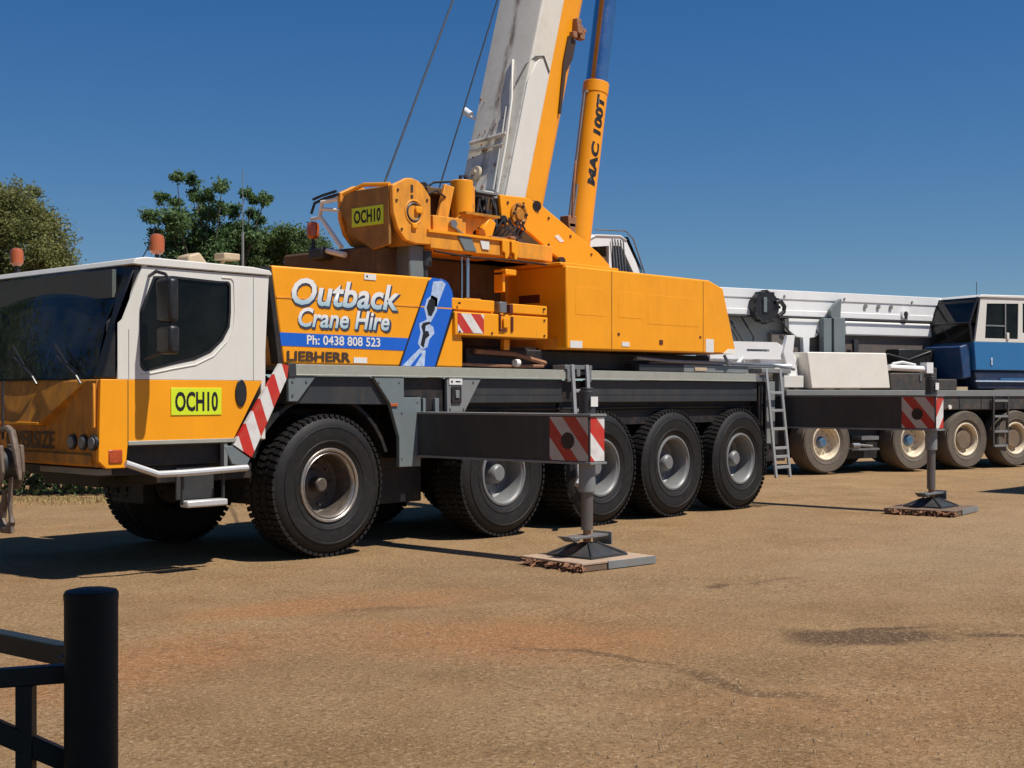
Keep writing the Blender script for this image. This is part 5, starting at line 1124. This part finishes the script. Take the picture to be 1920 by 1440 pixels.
tree(20, 27, cl, 'rounded olive-green tree at the far left, behind the white cab', lmA, leaf=.085, dens=1500, seed=2, spread=1.0, elong=3)
cb = [(298, 366, 15), (318, 372, 15), (345, 343, 13), (362, 340, 14), (360, 362, 12), (378, 378, 14), (372, 396, 15), (402, 372, 15), (428, 360, 18), (418, 388, 16), (434, 392, 15),
      (462, 362, 12), (470, 372, 9), (494, 368, 12), (500, 380, 10), (462, 392, 14), (476, 405, 12), (395, 408, 26), (330, 402, 22), (300, 416, 20), (350, 424, 30), (385, 440, 32), (430, 432, 30), (458, 425, 22),
      (322, 446, 28), (360, 468, 34), (410, 475, 34), (450, 468, 30), (300, 440, 18), (335, 425, 26), (365, 445, 34), (405, 455, 36), (440, 450, 30), (340, 470, 34), (480, 470, 26), (480, 445, 18), (310, 465, 24), (420, 500, 40), (350, 515, 40), (480, 505, 34), (345, 500, 34), (400, 510, 36), (455, 510, 34)]
tree(385, 31, cb, 'open-crowned dark green tree above the cab roof, with leaf tufts against the sky', lmB, leaf=.10, dens=1700, fuzz=.18, seed=5, trunk=.13, spread=.8, elong=2.2)
cc = []
for k in range(70): 
    a = rA.uniform(0, math.pi); q = rA.uniform(.2, 1) ** .5
    cc.append((545 + 72 * q * math.cos(a), 500 - 64 * q * math.sin(a), rA.uniform(14, 26)))
cc += [(520, 436, 15), (500, 446, 16), (600, 478, 16), (620, 490, 14), (560, 520, 40), (620, 520, 34)]
tree(550, 32, cc, 'rounded mid-green tree between the cab and the orange winch', lmC, leaf=.085, dens=1500, seed=9, spread=.8, elong=2.5)
# trees left of the frame that the windscreen mirrors
def side_tree(x, y, h, r, label, seed, lm):
    rnd = random.Random(seed); o = empty('tree', (x, y, 0), 0, label, 'tree', 'trees around the yard'); br = MB(); lv = []; lf = []
    br.tube([(0, 0, -.1), (.1, 0, h * .3), (0, .1, h * .55)], [.2, .16, .1], 8)
    for k in range(60):
        d = Vector((rnd.gauss(0, 1), rnd.gauss(0, 1), rnd.gauss(0, 1))).normalized() * r * rnd.uniform(.4, 1)
        c = Vector((0, 0, h - r)) + d; br.tube([(0, 0, h * .4), c * .6, c], [.07, .04, .01], 4)
        for w in range(420):
            pos = c + Vector((rnd.gauss(0, 1), rnd.gauss(0, 1), rnd.gauss(0, 1))) * r * .17; nrm = Vector((rnd.gauss(0, 1), rnd.gauss(0, 1), rnd.gauss(.5, 1))).normalized(); a = nrm.orthogonal().normalized(); b2 = nrm.cross(a); i0 = len(lv); L = .07
            lv += [pos - a * L, pos + b2 * L * .5, pos + a * L, pos - b2 * L * .5]; lf.append((i0, i0 + 1, i0 + 2, i0 + 3))
    br.build('trunk', 'bark', o); me = bpy.data.meshes.new('crown'); me.from_pydata([tuple(v) for v in lv], [], lf); link_mesh('crown', me, lm, o, smooth=False)
side_tree(-10.0, 8.0, 8.0, 3.4, 'broad green tree left of the frame, mirrored in the windscreen', 31, lmC)
side_tree(-6.2, 13.5, 7.5, 3.0, 'tall green tree left of the frame beyond the crane nose', 32, lmB)
side_tree(-13.0, 1.5, 7.5, 3.2, 'olive tree farthest left of the yard, outside the frame', 33, lmA)
# hedge and fence beyond the cab
def hedge():
    rnd = random.Random(44); lv = []; lf = []
    p0 = cp(-400, 22.6); p1 = cp(760, 23.8)
    for k in range(26000):
        s = rnd.random(); pos = p0.lerp(p1, s) + fwd * rnd.gauss(0, .35) + Vector((0, 0, abs(rnd.gauss(0, 1)) * .0 + rnd.random() ** .8 * (1.9 + .35 * math.sin(s * 40) + .25 * math.sin(s * 93))))
        nrm = Vector((rnd.gauss(0, 1), rnd.gauss(0, 1), rnd.gauss(.4, 1))).normalized(); a = nrm.orthogonal().normalized(); b2 = nrm.cross(a); i0 = len(lv); L = rnd.uniform(.05, .09)
        lv += [pos - a * L, pos + b2 * L * .55, pos + a * L, pos - b2 * L * .55]; lf.append((i0, i0 + 1, i0 + 2, i0 + 3))
    me = bpy.data.meshes.new('hedge'); me.from_pydata([tuple(v) for v in lv], [], lf)
    o = link_mesh('hedge', me, lmB, smooth=False); tag(o, 'dark leafy scrub growing along the back fence', 'hedge', kind='stuff')
hedge()
f0 = cp(-420, 21.3); f1 = cp(800, 22.4)
fn = empty('wire_fence', tuple(f0), 0, 'low black wire mesh fence seen beneath the crane cab', 'fence')
dv = f1 - f0; Lf = dv.length; du = dv.normalized()
b = MB()
k = 0.0
while k < Lf:
    for sgn in (1, -1):
        a0 = du * k + Vector((0, 0, .05)); a1 = du * min(Lf, max(0, k + sgn * 1.5)) + Vector((0, 0, 1.5))
        b.cyl(a0, a1, .0035, n=3)
    k += .12
tag(b.build('wire_mesh', 'plastic', fn, smooth=False), kind='stuff')
b = MB(); b.cyl(Vector((0, 0, 1.52)), dv + Vector((0, 0, 1.52)), .022, n=8); b.build('top_rail', 'plastic', fn)
k = 0
while k < Lf:
    MB().cyl(du * k + Vector((0, 0, 0)), du * k + Vector((0, 0, 1.55)), .03, n=8).build('post', 'plastic', fn); k += 2.6
# distant scrub closing the yard behind the cranes
def scrub():
    rnd = random.Random(77); lv = []; lf = []
    for k in range(30000):
        a = rnd.uniform(-1.2, 1.2); dpt = 85 + 10 * math.sin(a * 9) + rnd.gauss(0, 3); dr = (fwd * math.cos(a) + rgt * math.sin(a)) * dpt
        hmax = 1.9 + .9 * math.sin(a * 37) * math.sin(a * 11) + .4 * math.sin(a * 90)
        pos = Vector((cam.location.x, cam.location.y, 0)) + dr + Vector((0, 0, rnd.random() ** .7 * max(.6, hmax)))
        nrm = Vector((rnd.gauss(0, 1), rnd.gauss(0, 1), rnd.gauss(.4, 1))).normalized(); a1 = nrm.orthogonal().normalized(); b2 = nrm.cross(a1); i0 = len(lv); L = rnd.uniform(.2, .42)
        lv += [pos - a1 * L, pos + b2 * L * .6, pos + a1 * L, pos - b2 * L * .6]; lf.append((i0, i0 + 1, i0 + 2, i0 + 3))
    me = bpy.data.meshes.new('scrub'); me.from_pydata([tuple(v) for v in lv], [], lf)
    o = link_mesh('scrub', me, lmA, smooth=False); tag(o, 'low grey-green scrub far away behind the parked cranes', 'scrub', kind='stuff')
scrub()
# dry grass at the foot of the fence
def grass():
    rnd = random.Random(8); vs = []; fs = []
    for k in range(5200):
        s = rnd.random(); p = f0.lerp(f1, s) - fwd * abs(rnd.gauss(0, .5)) + Vector((rnd.gauss(0, .1), 0, -.01)); h = rnd.uniform(.03, .10); a = rnd.random() * 6.28; w = .008
        d = Vector((math.cos(a), math.sin(a), 0)); i0 = len(vs); tip = p + Vector((rnd.gauss(0, .03), rnd.gauss(0, .03), h))
        vs += [p - d * w, p + d * w, tip]; fs.append((i0, i0 + 1, i0 + 2))
    me = bpy.data.meshes.new('dry_grass'); me.from_pydata([tuple(v) for v in vs], [], fs)
    o = link_mesh('dry_grass', me, mat('dry_grass', (.38, .29, .12), .9, var=.3, dscale=5), smooth=False); tag(o, 'yellow dry grass along the foot of the wire fence', 'grass', kind='stuff')
grass()
